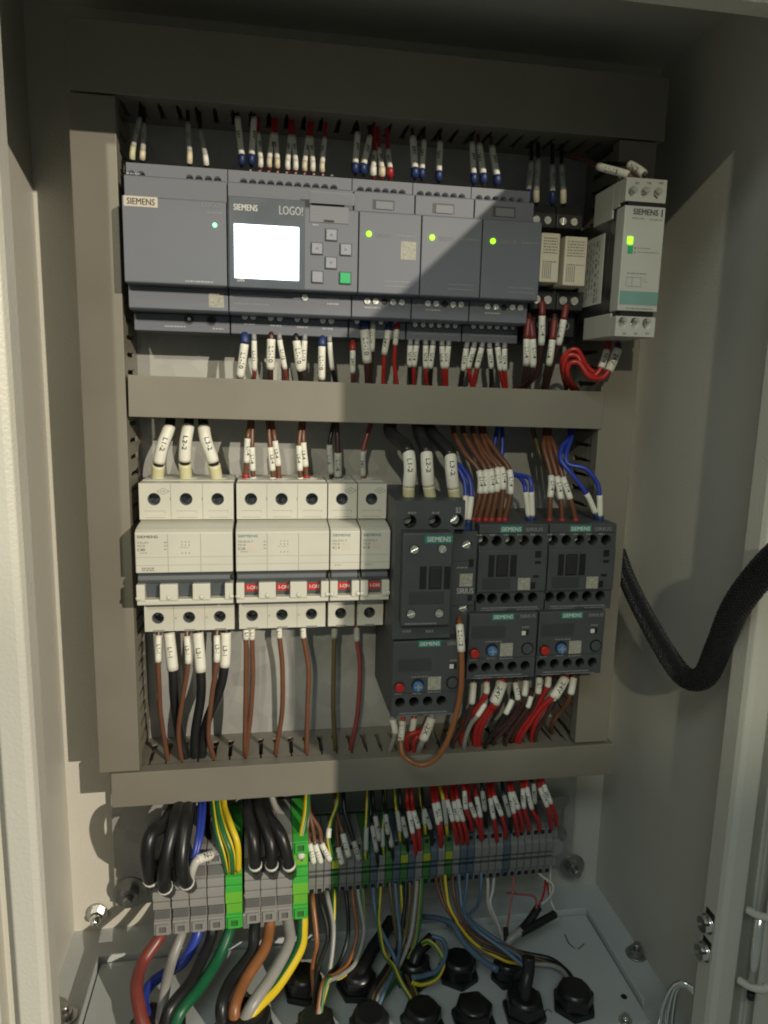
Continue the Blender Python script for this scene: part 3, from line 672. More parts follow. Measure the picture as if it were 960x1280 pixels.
# ================================================================== CIRCUIT BREAKERS
def breaker(x0, poles, label, model, teal, red, seed, amp='C40'):
    x1 = x0+18*poles
    t = thing('circuit_breaker', label, 'breaker', ((x0+x1)/2, 0, -200), 'off-white miniature circuit breakers')
    a, b = x0+.3, x1-.3
    MB().prism([(8, -153.5), (37, -153.5), (37, -173), (48, -176.4), (56.5, -176.8), (64, -178), (67, -179.4), (67, -202.6), (57, -202.9), (57, -218), (67, -218.2), (67, -221.4), (62, -222.6), (37, -223.5), (37, -243.5), (8, -243.5)], a, b).build('housing', 'breaker_white', t, .5)
    cs = [x0+9+18*i for i in range(poles)]
    MB().holed(a, b, -175.2, -153.9, 49, 11.8, [(c-.4, -163.2, 3.7) for c in cs]).build('upper_terminals', 'breaker_white', t)
    MB().holed(a+.8, b-.3, -243.2, -224.2, 49, 11.8, [(c-.2, -235, 3.6) for c in cs]).build('lower_terminals', 'breaker_white', t)
    for c in cs:
        shade_ring(c-.4, 49, -163.2, 3.7, 11.8, t, 'breaker_grey'); shade_ring(c-.2, 49, -235, 3.6, 11.8, t, 'breaker_grey')
        screw((c-.4, -37.4, -163.2), 3.4, t, h=2.4, m='screw_shaded', cross=True); screw((c-.2, -37.4, -235), 3.3, t, h=1.4, m='screw_shaded', cross=True)
        MB().cyl((c-.2, -28, -153.5), (0, 0, 1), 4.4, .5, 20, hole=3.6).build('wire_entry', 'breaker_white', t)
    # seams between poles
    mb = MB()
    for i in range(1, poles):
        x = x0+18*i; mb.box(x-.12, x+.12, 66.5, 67.06, -202.4, -180); mb.box(x-.12, x+.12, 48.6, 49.06, -175, -154); mb.box(x-.12, x+.12, 48.6, 49.06, -243, -224.4)
    for i in range(poles):
        c = cs[i]
        mb.box(c-6, c+5.6, 48.6, 49.05, -170.2, -170.0); mb.box(c-5.5, c+5.6, 48.6, 49.05, -174.1, -173.9); mb.box(c+5.4, c+5.6, 48.6, 49.05, -171.4, -170.2)
        if i: mb.box(c-9.5, c-8.9, 48.6, 49.05, -163.8, -162.2)
        mb.box(c-8.2, c-7.6, 48.6, 49.05, -235.8, -234.6); mb.box(c-3.2, c+3.4, 40, 49.06, -243.6, -242.4)
        mb.box(c-8.6, c+8.6, 66.6, 67.05, -193.6, -193.45); mb.box(c-8.6, c+8.6, 66.6, 67.05, -198.2, -198.05)
    mb.build('moulded_seams', 'ink_grey', t)
    # handle bar and toggles
    MB().prism([(57, -203.2), (63, -203.2), (66, -204.6), (66.6, -207), (65, -209.4), (57, -209.6)], a+.7, b-(.9 if poles == 1 else 1.6)).build('handle_bar', 'breaker_grey', t, .4)
    for c in cs:
        MB().prism([(57, -209.7), (64, -209.7), (62.6, -217.6), (57, -217.8)], c-4.2, c+4.2).build('toggle', 'breaker_grey', t, .3)
        if red:
            k = MB().prism([(63, -210.9), (64.0, -210.9), (63.2, -215.4), (62.4, -215.4)], c-3.6, c+3.6).build('red_flag', 'breaker_red', t)
            ux, vz = Vector((1, 0, 0)), Vector((0, -.17, .985)).normalized()
            text(MB(), 'I-ON', (c+.4, -63.78, -213.1), 2.3, 5.6, ux, vz).build('lettering', 'white_ink', k)
    for i in range(poles+1):
        x = x0+18*i; l, r_ = max(x-4.9, a), min(x+4.9, b)
        bl = MB().prism([(57, -209.2), (67.8, -209.2), (68.3, -218.6), (57, -219)], l, r_).build('toggle_guard', 'breaker_white', t, .4)
        cx = min(max(x, l+1.0), r_-1.0); n_ = 9
        MB().dome((cx, -68.2, -216.9), (0, -1, 0), 1.5, .8, 14, 3).build('guard_pin', 'breaker_white', bl)
    # print
    w0 = a+1.2; lw = 11.2 if poles > 1 else 10.5
    text(MB(), 'SIEMENS', (w0+lw/2, -67.1, -181.7), 1.55, lw).build('lettering', 'teal_ink' if teal else 'ink', t)
    text(MB(), model, (w0+(4.2 if len(model) > 6 else 3), -67.1, -184.9), 1.25, 8.5 if len(model) > 6 else 6).build('lettering', 'ink_grey', t)
    text(MB(), 'MCB', (w0+2.2, -67.1, -186.9), 1.15, 4.2).build('lettering', 'ink_grey', t)
    text(MB(), amp, (w0+2.0, -67.1, -189.1), 1.5, 4.0).build('lettering', 'ink', t)
    if teal: MB().box(w0+5.6, w0+11.4 if poles > 1 else w0+10.4, 66.9, 67.07, -191, -186.2).build('test_mark', 'badge', t)
    mb = MB()
    if poles > 1:
        for i in range(3):
            for z in (-184.4, -186.2, -190.8): quad(mb, w0+24+i*2, w0+24.5+i*2, 67.08, z-.8, z)
        lines(mb, w0+22.4, w0+28, 67.08, [-188], .25, seed)
        lines(mb, w0+14.5, w0+16, 67.08, [-185, -187, -189], .6, seed+1)
    lines(mb, w0+1.4, w0+5.4, 67.08, [-190.9 if poles > 1 else -199.5], .5, seed+2)
    if not teal: lines(mb, w0+2, w0+9, 67.08, [-199.8, -201], .8, seed+3)
    mb.build('small_print', 'ink_grey', t)
    # diamond approval mark
    if seed != 2:
        dx = cs[0]+4.8; dz = -158.6 if poles > 1 else -158
        mb = MB(); b = len(mb.v)
        for s_ in (1, .84): mb.v += [(dx-3.8*s_, -49.07, dz), (dx, -49.07, dz-2*s_), (dx+3.8*s_, -49.07, dz), (dx, -49.07, dz+2*s_)]
        for i in range(4): j = (i+1) % 4; mb.face((i, j, 4+j, 4+i))
        lines(mb, dx-1.4, dx+1.4, 49.07, [dz], .6, seed); mb.build('approval_mark', 'ink_grey', t)
    return t
MX = 1.6
breaker(MX, 3, 'three-pole white circuit breaker with grey toggles, leftmost of the row', '5SL63', False, False, 1, 'C40')
breaker(MX+55.2, 3, 'three-pole white circuit breaker with red toggle flags', '5SL4310-7', True, True, 2, 'C10')
breaker(MX+109.3, 1, 'single-pole white circuit breaker right of the three-pole ones', '5SL4101-7', True, True, 3, 'C1')
breaker(MX+127.4, 1, 'single-pole white circuit breaker in shadow beside the large contactor', '5SL4102-7', True, True, 4, 'C2')

# ================================================================== CONTACTORS AND OVERLOAD RELAYS
def small_contactor(x0, label, dx):
    D = 69.; t = thing('contactor', label, 'contactor', (x0+22, 0, -200), 'small dark grey contactors'); x1 = x0+44.2; a, b = x0+.3, x1-.3
    k = lambda px, py: (PX(px, py, D)+dx, PZ(px, py, D))
    z = lambda py: PZ(640, py, D)
    MB().box(a, b, 8, D-14, z(764), z(656)).build('housing', 'contactor', t, .6)
    hz = z(676); hl = z(747.5)
    MB().holed(a, b, z(687), z(667), D, 13.8, [(k(q, 676)[0], hz, 3.35) for q in (604, 621, 638, 655, 672)]).build('upper_terminals', 'contactor', t)
    MB().holed(a, b, z(758), z(739.5), D-.3, 13.5, [(k(q, 747)[0], hl, 3.3) for q in (600.5, 615.5, 632, 649, 666)]).build('lower_terminals', 'contactor', t)
    MB().box(a, b, D-14.2, D, z(667), z(655.5)).build('top_face', 'contactor', t, .5)
    MB().box(a, b, D-14.2, D+1.2, z(739.5), z(687)).build('front_cover', 'contactor', t, .6)
    MB().box(a, b, D-14.2, D-.2, z(764), z(758)).build('bottom_face', 'contactor', t, .3)
    for i, q in enumerate((604, 621, 638, 655, 672)):
        shade_ring(k(q, 676)[0], D, hz, 3.35, 13.8, t)
        screw((k(q, 676)[0]-.5, -D+(9 if i in (0, 2, 3) else 13), hz), 2.4, t, h=2.0, m='screw' if (i + int(dx)) % 2 == 0 else 'steel_dark', cross=True)
    for q in (600.5, 615.5, 632, 649, 666): shade_ring(k(q, 747)[0], D-.3, hl, 3.3, 13.5, t); screw((k(q, 747)[0], -D+13.6, hl), 2.7, t, h=1, m='black')  # lower heads are black: the shade of their wells is in the colour
    F = D+1.2
    for (p0, p1) in ((609.8, 617.2), (619.5, 634.5), (637, 645)):
        MB().box(k(p0, 705)[0], k(p1, 705)[0], F-.3, F+.12, z(720), z(693)).build('window', 'black', t)
    MB().box(k(620.2, 705)[0], k(633.5, 705)[0], F, F+.9, z(718.5), z(694.5)).build('slider', 'black_plastic', t, .4)
    MB().box(k(602.5, 728)[0], k(637, 728)[0], F-.2, F+.35, z(735.5), z(721.5)).build('label_plate', 'contactor_label', t, .2)
    MB().box(k(646.5, 729)[0], k(661.5, 729)[0], F-.2, F+.12, z(737), z(722)).build('sticker', 'sticker', t)
    for p0, p1, y0, y1 in ((667.5, 675, 688.3, 697), (668, 675.5, 701, 704.7), (666.5, 674, 718.8, 722), (664.5, 670, 727.5, 736)):
        MB().box(k(p0, 700)[0], k(p1, 700)[0], F-.2, F+.13, z(y1), z(y0)).build('notch', 'black', t)
    c = k(639, 661.5); n_ = MB().box(c[0]-7, c[0]+7, D-.2, D+.15, c[1]-2.2, c[1]+2.2).build('nameplate', 'teal', t)
    text(MB(), 'SIEMENS', (c[0], -D-.2, c[1]), 2.6, 12.4).build('lettering', 'white_ink', n_)
    c = k(668, 661.8); text(MB(), 'SIRIUS', (c[0], -D-.08, c[1]), 2.3, 11).build('lettering', 'dim_ink', t)
    mb = MB()
    for q in (596.5, 612.5, 629.5, 646.5, 663): lines(mb, k(q, 667)[0], k(q, 667)[0]+3.2, D+.06, [z(668.4)], .9, int(q))
    lines(mb, k(602, 757)[0], k(672, 757)[0], D-.2+.06, [z(759.5)], .8, 7); lines(mb, k(601, 761)[0], k(634, 761)[0], D-.2+.06, [z(762)], .6, 8); lines(mb, k(646, 761)[0], k(674, 761)[0], D-.2+.06, [z(762)], .6, 9)
    mb.build('small_print', 'dim_ink', t)
    return t
CX2 = PX(597, 700, 69)
small_contactor(CX2, 'small dark grey contactor in the middle, with six brown wires above', 0.)
small_contactor(CX2+44.4, 'small dark grey contactor at the right end, with three brown wires above', 44.4)

def overload(x0, x1, label, D, dx, f, btn, dial, qr, knob, holes, hy, top, bottom, badge_c, name_c, slider, plate, rng):
    t = thing('overload_relay', label, 'overload relay', ((x0+x1)/2, 0, -250), 'overload relays below the contactors')
    k = lambda px, py: (f(px, py, D).x+dx, f(px, py, D).z)
    zt, zb = k(badge_c[0], top)[1], k(badge_c[0], bottom)[1]; zh = k(holes[0], hy)[1]; zs = zh+6.0
    a, b = x0+.3, x1-.3
    MB().box(a, b, 10, D-13, zb, zt).build('housing', 'contactor', t, .6)
    MB().holed(a, b, zb+1.5, zs, D-1, 11.8, [(k(q, hy)[0], zh, 3.15) for q in holes]).build('lower_terminals', 'contactor', t)
    MB().box(a, b, D-13.2, D, zs, zt).build('front_cover', 'contactor', t, .6)
    for q in holes: shade_ring(k(q, hy)[0], D-1, zh, 3.15, 11.8, t); screw((k(q, hy)[0], -D+12.6, zh), 2.6, t, h=1, m='black')  # well bottoms blackened for shade, built as plain black heads
    c = k(*btn); r_ = MB().cyl((c[0], -D+.2, c[1]), (0, -1, 0), 3.4, .6, 20, hole=2.9).build('button_collar', 'black_plastic', t)
    MB().cyl((c[0], -D, c[1]), (0, -1, 0), 2.75, 2.6, 20).build('stop_button', 'red_button', t, .4)
    c = k(*dial); MB().cyl((c[0], -D+.2, c[1]+.6), (0, -1, 0), 3.9, .5, 22).build('dial_well', 'black', t)
    d_ = MB().cyl((c[0], -D, c[1]), (0, -1, 0), 3.1, 2.4, 20).build('reset_dial', 'blue_dial', t, .3)
    MB().box(c[0]-2.1, c[0]+2.1, D+2.35, D+2.8, c[1]-.5, c[1]+.5).box(c[0]-.5, c[0]+.5, D+2.35, D+2.75, c[1]-2.1, c[1]+2.1).build('dial_slot', 'key_grey', d_)
    c = k(*qr); MB().box(c[0]-4, c[0]+4, D-.2, D+.12, c[1]-4.2, c[1]+4.2).build('sticker', 'sticker', t)
    if knob:
        c = k(*knob); MB().cyl((c[0], -D, c[1]), (0, -1, 0), 4, .5, 24, hole=3.3).build('dial_ring', 'black', t); MB().cyl((c[0], -D, c[1]), (0, -1, 0), 3.2, 1.0, 22).build('range_dial', 'contactor', t, .2)
    c = k(*badge_c); n_ = MB().box(c[0]-7, c[0]+7, D-.2, D+.15, c[1]-2.1, c[1]+2.1).build('nameplate', 'teal', t)
    text(MB(), 'SIEMENS', (c[0], -D-.2, c[1]), 2.5, 12.2).build('lettering', 'white_ink', n_)
    c = k(*name_c); text(MB(), 'SIRIUS', (c[0], -D-.08, c[1]), 2.2, 10).build('lettering', 'dim_ink', t)
    c = k(*slider); MB().box(c[0]-2.4, c[0]+2.4, D-.2, D+.12, c[1]-1.8, c[1]+1.8).build('switch_well', 'black', t); MB().box(c[0]-2.2, c[0]+.4, D-.1, D+.9, c[1]-1.3, c[1]+1.3).build('slide_switch', 'white_ink', t, .2)
    c0, c1 = k(plate[0], plate[2]), k(plate[1], plate[3]); MB().box(c0[0], c1[0], D-.2, D+.3, c1[1], c0[1]).build('label_plate', 'contactor_label', t, .2)
    mb = MB(); c = k(*btn); lines(mb, c[0]-2.6, c[0]+2.6, D+.06, [c[1]-4.6], .8, 3); c = k(*dial); lines(mb, c[0]-2.8, c[0]+2.8, D+.06, [c[1]-5], .8, 4); lines(mb, c[0]-4, c[0]+6, D+.06, [c[1]+5.6], .7, 5)
    c = k(*qr); lines(mb, c[0]-4, c[0]+4, D+.06, [c[1]-5.6], .8, 6)
    lines(mb, a+5, b-8, D-.9, [zb+3.6], .8, 7); lines(mb, a+4, a+16, D-.9, [zb+2.0], .7, 8); lines(mb, a+20, b-4, D-.9, [zb+2.0], .6, 9)
    c = k(*slider); lines(mb, c[0]-2, c[0]+2.4, D+.06, [c[1]+3.6], .8, 10)
    mb.build('small_print', 'dim_ink', t)
    return t
f0 = lambda x, y, D: at(x, y, D)
OD = 74.
ox = PX(578, 800, OD)
overload(PX(585, 805, OD), PX(585, 805, OD)+44, 'overload relay under the middle contactor with red and blue knobs', OD, 0, f0, (592.5, 816), (614.5, 813), (633, 812), (659, 810.5), (591.5, 608, 624.7, 641, 657), 835.5, 766.5, 851, (629, 771), (660, 770), (656, 791), (590, 631, 783, 797), 1)
overload(PX(585, 805, OD)+44.4, PX(585, 805, OD)+88.2, 'overload relay under the right-hand contactor with red and blue knobs', OD, 44.4, f0, (593.5, 815.5), (615, 813), (633.5, 812), (660, 810), (591.5, 608, 624.7, 641, 657), 834.5, 766.5, 850, (629, 771.5), (660, 771), (657, 791), (590, 631, 783, 797), 2)
# the large contactor
big = thing('contactor', 'large dark grey contactor fed by three thick black cables', 'contactor', (170, 0, -200))
B1, B2, B3 = 78., 86., 68.
bx0, bx1 = PX(493, 700, B1), PX(597, 690, B3)-.3
zt, zb = PZ(530, 626, B1), PZ(530, 799, B1)
xm = PX(567, 700, B1)
MB().box(bx0, xm, 8, B1-14, zb, zt).build('housing', 'contactor', big, .7)
MB().box(xm-1, bx1, 8, B3-6, PZ(585, 799, B3), PZ(585, 655, B3)).build('side_housing', 'contactor', big, .7)
MB().holed(bx0, PX(581, 650, B1), PZ(530, 662, B1), zt, B1, 13.8, [(PX(q, y, B1), PZ(q, y, B1), 4.0) for q, y in ((512.5, 652), (543.5, 652), (571.5, 651))]).build('upper_terminals', 'contactor', big)
for q, y in ((512.5, 652), (543.5, 652), (571.5, 651)): shade_ring(PX(q, y, B1), B1, PZ(q, y, B1), 4.0, 13.8, big); screw((PX(q, y, B1)-.4, -B1+(8 if q > 570 else 12), PZ(q, y, B1)), 3.1, big, h=2.5, m='chrome' if q > 570 else 'steel_dark', cross=True)
fx0, fx1 = PX(504, 700, B2), PX(566, 700, B2)
MB().box(fx0, fx1, B1-8, B2, PZ(530, 783, B2), PZ(530, 666, B2)).build('front_block', 'contactor', big, 1.0)
MB().box(bx0, xm, B1-14.2, B1-.4, zb, PZ(530, 662, B1)).build('front_frame', 'contactor', big, .6)
F = B2
bd = badge(big, 531, 566, 669, 679, F, 'SIEMENS', 'teal', 'white_ink', fill=.84)
for q, y in ((517.5, 686.5), (552.5, 686), (513.5, 767), (548.5, 766)):
    p = (PX(q, y, F), -F, PZ(q, y, F)); MB().cyl(p, (0, -1, 0), 2.7, .4, 18, hole=2.2).build('screw_well', 'black', big); screw((p[0], -F+.1, p[2]), 2.35, big, h=1.6, cross=True)
for p0, p1 in ((524.5, 533), (536, 552), (555, 563)):
    x0, x1, z0, z1 = bxp(p0, p1, 708, 736.5, F); MB().box(x0, x1, F-.3, F+.12, z0, z1).build('window', 'black', big)
x0, x1, z0, z1 = bxp(537, 551, 709, 735, F); MB().box(x0, x1, F, F+.8, z0, z1).build('slider', 'black_plastic', big, .4)
x0, x1, z0, z1 = bxp(511, 554.5, 739.5, 755, F); MB().box(x0, x1, F-.2, F+.35, z0, z1).build('label_plate', 'contactor_label', big, .2)
fineprint(big, 506, 546, 779.5, F, 'dim_ink', 1, .9, 101); fineprint(big, 503, 514, 789, B1-.4, 'dim_ink', 1, 1.6, 102); fineprint(big, 532, 542, 789, B1-.4, 'dim_ink', 1, 1.6, 103)
badge(big, 570.5, 591.5, 735, 742, B3, 'SIRIUS', None, 'pale_ink', fill=1)
MB().box(xm+.2, bx1, B3-6, B3, PZ(585, 757, B3), PZ(585, 702, B3)).build('side_cover', 'contactor', big, .4)
for (y0, y1, hq, hy) in ((664, 702, 585, 682), (757, 799, 580.5, 761.5)):
    zz = PZ(585, hy, B3)
    MB().holed(xm+.2, bx1, PZ(585, y1, B3)+.2, PZ(585, y0, B3)-.2, B3-.4, 5, [(PX(hq, hy, B3), zz, 3.2)]).build('side_terminal', 'contactor', big)
    screw((PX(hq, hy, B3), -B3+5, zz), 2.6, big, h=2, m='screw', cross=True)
x0, x1, z0, z1 = bxp(574.5, 590.5, 717, 733, B3); MB().box(x0, x1, B3-.2, B3+.12, z0, z1).build('sticker', 'sticker', big)
for a, b, c, d in ((586, 592, 699, 709), (584, 590, 744, 751)):
    x0, x1, z0, z1 = bxp(a, b, c, d, B3); MB().box(x0, x1, B3-.2, B3+.1, z0, z1).build('notch', 'black', big)
fineprint(big, 571, 584, 709.5, B3, 'dim_ink', 1, .9, 104); badge(big, 569, 576, 634, 641, B1, '5L3', None, 'pale_ink')
fineprint(big, 510, 520, 641, B1, 'dim_ink', 1, 1.2, 105); fineprint(big, 540, 549, 641, B1, 'dim_ink', 1, 1.2, 106)
overload(PX(490, 845, 78.), PX(577.5, 845, 78.), 'overload relay under the large contactor with dark red knob', 78., 0, f0, (499, 858.5), (522, 857), (543, 854), (565.5, 853), (500.5, 517.8, 535, 552), 879, 801, 898, (537, 804.5), (569, 804), (566, 832.5), (498, 539, 824, 838), 3)
# ================================================================== TERMINALS
def tprof(D, zc, h, foot=9.):
    """side outline of a large spring terminal: ridged middle, marker recesses and sloping wire funnels"""
    half = [(D, .0), (D, .05), (D-1.6, .055), (D-1.6, .07), (D, .075), (D, .155), (D-2.6, .17), (D-2.6, .305), (D-.8, .32), (D-.8, .47), (D-7, .5), (foot, .5)]
    return [(d, zc+a*h) for d, a in half]+[(d, zc-a*h) for d, a in reversed(half)]
def sprof(D, zc, h, f=9.):
    return [(f, zc-h*.5), (D-7, zc-h*.5), (D-2.4, zc-h*.46), (D-2, zc-h*.30), (D-.5, zc-h*.27), (D-.5, zc-h*.12), (D-5, zc-h*.115), (D-5, zc-h*.065), (D-.3, zc-h*.06), (D, zc-h*.01), (D-4, zc), (D-4, zc+h*.03), (D, zc+h*.035), (D, zc+h*.22), (D-1.6, zc+h*.26), (D-2.4, zc+h*.46), (D-7, zc+h*.5), (f, zc+h*.5)]
def terminal(x0, x1, D, zc, h, m, label, group, big, yb=False):
    t = thing('terminal_block', label, 'terminal', ((x0+x1)/2, 0, zc), group)
    a, b = x0+.18, x1-.18
    MB().prism(tprof(D, zc, h) if big else sprof(D, zc, h), a, b).build('housing', m, t, .25, 1)
    xm = (a+b)/2; w_ = (b-a)
    for s_ in (-1, 1):
        z = zc+s_*h*(.385 if big else .4)
        z = zc+s_*h*(.4 if big else .4)
        if big:
            fr = MB(); q = w_*.38; hh = 3.6
            fr.box(xm-q, xm+q, D-5, D+.3, z+hh*.58, z+hh); fr.box(xm-q, xm+q, D-5, D+.3, z-hh, z-hh*.58); fr.box(xm-q, xm-q*.55, D-5, D+.3, z-hh*.58, z+hh*.58); fr.box(xm+q*.55, xm+q, D-5, D+.3, z-hh*.58, z+hh*.58)
            fr.build('release_frame', m, t, .2, 1)
            MB().box(xm-q*.55, xm+q*.55, D-4, D-.7, z-hh*.58, z+hh*.58).build('release_slot', 'term_dark' if m == 'term_grey' else 'term_pe', t)
            MB().prism([(D-3.2, zc+s_*h*.18), (D-1.4, zc+s_*h*.185), (D-1.9, zc+s_*h*.295), (D-3.2, zc+s_*h*.3)], a+.4, b-.4).build('marker_strip', 'term_dark' if m == 'term_grey' else 'term_lime', t, .2, 1)
        else:
            MB().box(xm-w_*.27, xm+w_*.27, D-4, D-1.9, z-1.4, z+1.4).build('release_slot', 'black', t)
    if m == 'term_pe' and yb: MB().box(a-.02, b+.02, D-.6, D+.06, zc+h*.05, zc+h*.2).build('yellow_band', 'term_yellow', t)
    if big and m == 'term_green': MB().box(a-.02, b+.02, D-.3, D+.05, zc-h*.15, zc-h*.02).build('yellow_band', 'term_lime', t)
    return t
ZC = -414.
gl = 'large spring terminals at the left of the row'
bp = [(3.0, 'term_grey', 'grey terminal above the brick red cable'), (14.4, 'term_grey', 'grey terminal above the leftmost grey cable'), (25.4, 'term_grey', 'grey terminal above the thick blue cable'), (36.4, 'term_grey', 'grey terminal left of the first bright green terminal'),
      (47.6, 'term_green', 'bright green earth terminal under the bundle of yellow-green wires'), (59.6, 'term_grey', 'grey terminal just right of the first bright green terminal'), (69.8, 'term_grey', 'grey terminal above the thick brown cable'), (80.0, 'term_grey', 'grey terminal left of the second bright green terminal'), (90.2, 'term_green', 'bright green earth terminal above the thick yellow-green cable')]
for i, (x, m, lab) in enumerate(bp):
    terminal(x, x+(10.8 if i < 5 else 10.2), 57., -414.5 if i < 5 else -412.2, 59., m, lab, gl, True)
gs = 'narrow spring terminals in the long row'
patt = {3: 'term_pe', 7: 'term_pe', 10: 'term_pe', 12: 'term_pe', 15: 'term_pe', 18: 'term_pe', 8: 'term_blue', 11: 'term_blue', 13: 'term_blue', 16: 'term_blue', 20: 'term_blue', 21: 'term_blue', 26: 'term_blue'}
NT = 33; x0t = 101.0; pit = (273.2-x0t)/NT
cn = {}
names = {'term_small': 'narrow grey terminal', 'term_pe': 'narrow green terminal', 'term_blue': 'narrow blue terminal'}
ord2 = ORD+['twenty-third', 'twenty-fourth']
for i in range(NT):
    m = patt.get(i, 'term_small'); cn[m] = cn.get(m, 0)+1
    terminal(x0t+pit*i, x0t+pit*(i+1), 44., ZC-2.5, 38., m, f"{ord2[cn[m]-1]} {names[m]} from the left in the long row", gs, False, i in (3, 12, 15, 18))
ec = thing('end_clamp', 'grey end clamp closing the terminal row at its right end', 'clamp', (278, 0, ZC))
MB().box(273.4, 279.5, 8, 36, ZC-20, ZC+16).build('clamp_body', 'term_grey', ec, .8)
MB().cyl((277, -36, ZC-3), (0, -1, 0), 6.5, 3, 20).build('clamp_lug', 'term_grey', ec, .5)

# ================================================================== GLAND PLATE
gp = thing('gland_plate', 'pale blue-grey gland plate in the cabinet floor', 'gland plate', (137, -70, ZB))
MB().box(GX0+.8, GX1-1.0, GD0+1.2, GD1+4, ZB+1.6, ZB+4.6).build('plate', 'plate_paint', gp, .5)
MB().box(GX0+.3, GX1-.4, GD0+.4, GD1, ZB+.1, ZB+1.6).build('gap_shade', 'black', gp)  # black layer added for the shadow line in the gap round the plate
MB().box(GX0+1, GX1-1.2, GD1+4, GD1+5.2, ZB+.2, ZB+4.4).build('front_fold', 'plate_paint', gp, .3)
p = atz(780, 1246, ZB+4.6); MB().cyl(p, (0, 0, 1), 2.0, .3, 14).build('screw_hole', 'black', gp)
ZG = ZB+4.6
def gland(X, D, label, blank=False, r=13.2, h=9.5):
    t = thing('cable_gland', label, 'gland', (X, -D, ZG), 'black cable glands in the floor')
    MB().cyl((X, -D, ZG), (0, 0, 1), r*1.06, 4.2, 6, ph=random.random()).build('lock_nut', 'gland', t, .8)
    MB().cyl((X, -D, ZG+4.2), (0, 0, 1), r*.94, h-2, 6, r2=r*.90, ph=random.random()).build('hex_body', 'gland', t, .9)
    if blank: MB().dome((X, -D, ZG+2+h), (0, 0, 1), r*.72, 3.2).build('cap', 'gland', t)
    else: MB().cyl((X, -D, ZG+2+h), (0, 0, 1), r*.80, 2.6, 24, r2=r*.62, hole=None).build('collar', 'gland', t, .6)
    return t
GL = [((380, 1225), 'black cable gland beside the thick yellow-green cable, back row'), ((447, 1222), 'black cable gland with thick black sleeve, back row'), ((517, 1207), 'black cable gland inside the yellow-green wire loop, back row'),
      ((573, 1206), 'round black cable gland right of the wire loop, back row'), ((634, 1210), 'low black cable gland under the blue wire bundle, back row'),
      ((196, 1284), 'front black cable gland taking the brick red, blue and grey cables'), ((306, 1276), 'front black cable gland taking the thick brown and yellow-green cables'),
      ((395, 1280), 'front black cable gland taking the thin orange brown wire'), ((462, 1276), 'front black cable gland taking the crossing thin grey and yellow-green wires'), ((528, 1268), 'front black cable gland left of the capped one'),
      ((592, 1263), 'capped empty black cable gland, front row'), ((656, 1254), 'front black cable gland with black upright sleeve'), ((718, 1244), 'rightmost black cable gland, front row')]
for i, (q, lab) in enumerate(GL):
    p = atz(*q, ZG+8); gland(p.x, -p.y, lab, i == 10, 18 if i in (5, 6) else 10.5 if i == 4 else 13.4)
# ================================================================== WIRES
def drop(place, colour, top, s0, s1, end, D0=24, D1=40, **k):
    """wire from a trunking down to a terminal; sleeve between s0 and s1, ferrule from s1 to end"""
    Dm = (D0*.45+D1*.55)
    W(place, colour, [(top[0], top[1], D0), (s0[0], s0[1], Dm), (s1[0], s1[1], D1), (end[0], end[1], D1-1), (end[0], end[1]+4, D1-3)], sl=(1, 2), fr=(2, 3), **k)
pl = 'above the power supply'
for t, a, b, e, fc in (((176, 128), (174.5, 148), (166.5, 184), (165.5, 199), 'yellow'), ((180, 130), (180, 155), (178.5, 189), (178, 199), 'cream'), ((235, 130), (235, 154), (237, 190), (237, 204), 'cream'), ((249, 130), (250.5, 163), (256.5, 194), (258, 206), 'white')):
    drop(pl, 'black', t, a, b, e, r=1.1, fc=fc, sm='sleeve_grey', tx='L11', slr=1.45, frr=1.55)
pl = 'entering the top of the controller'
for i, (x, y, c, fc) in enumerate(((302, 203, 'black', 'blue'), (314.5, 203, 'black', 'blue'), (325.6, 207, 'red', 'white'), (336.8, 207, 'red', 'cream'), (346.6, 208, 'red', 'cream'), (359.7, 210, 'red', 'white'), (369.6, 210.5, 'red', 'white'), (381, 211.5, 'red', 'cream'), (391, 212, 'red', 'white'), (402.8, 213, 'red', 'cream'))):
    tx_ = x+(-5 if i == 0 else (-2, 3, -3, 4)[i % 4]); ln = 47 if i < 2 else 32
    drop(pl, c, (tx_+random.uniform(-2, 3), 138+.08*(x-300)), (tx_, y-8-ln), (x, y-9), (x, y+1), fc=fc, tx='24V', frr=1.9 if i < 2 else 1.5, slr=1.75 if i < 2 else 1.45, r=1.1)
pl = 'entering the top of the expansion modules'
for x, y, c, fc, tx_, sy, rr in ((444, 214, 'black', 'blue', 447, 167, 2.0), (454.5, 215, 'black', 'blue', 462, 171, 2.0), (466.5, 218, 'red', 'white', 468, 190, 1.7), (477.4, 219, 'red', 'cream', 474, 186, 1.7), (487.6, 220, 'red', 'red', 485, 188, 1.7),
                              (518.5, 220, 'dark brown', 'blue', 516, 172, 2.3), (527.5, 221, 'dark brown', 'blue', 530, 176, 1.8), (548.5, 224, 'black', 'blue', 550, 178, 2.0),
                              (592, 227, 'dark brown', 'blue', 590, 179, 1.9), (604, 227, 'brown', 'blue', 599, 181, 2.2), (621, 229, 'brown', 'blue', 615, 184, 2.2)):
    drop(pl, c, (tx_-2, 150+.08*(x-440)), (tx_, sy), (x, y-9), (x, y), fc=fc, tx='24V', slr=rr*.9, frr=rr*.9+.4, r=1.2)
pl = 'entering the tops of the two relays'
for x, y, fc, tx_, sy, sb in ((661, 250, 'blue', 664, 203, 238), (670.5, 252, 'cream', 672.5, 200, 239), (690.7, 254, 'blue', 690.5, 207, 240), (704, 254, 'cream', 702, 207, 238)):
    drop(pl, 'black', (tx_, 178), (tx_, sy), (x, sb), (x, y), D1=36, fc=fc, tx='N11', sm='sleeve_grey', slr=1.8, frr=1.95, r=1.2)
pl = 'lying across the top of the timer'
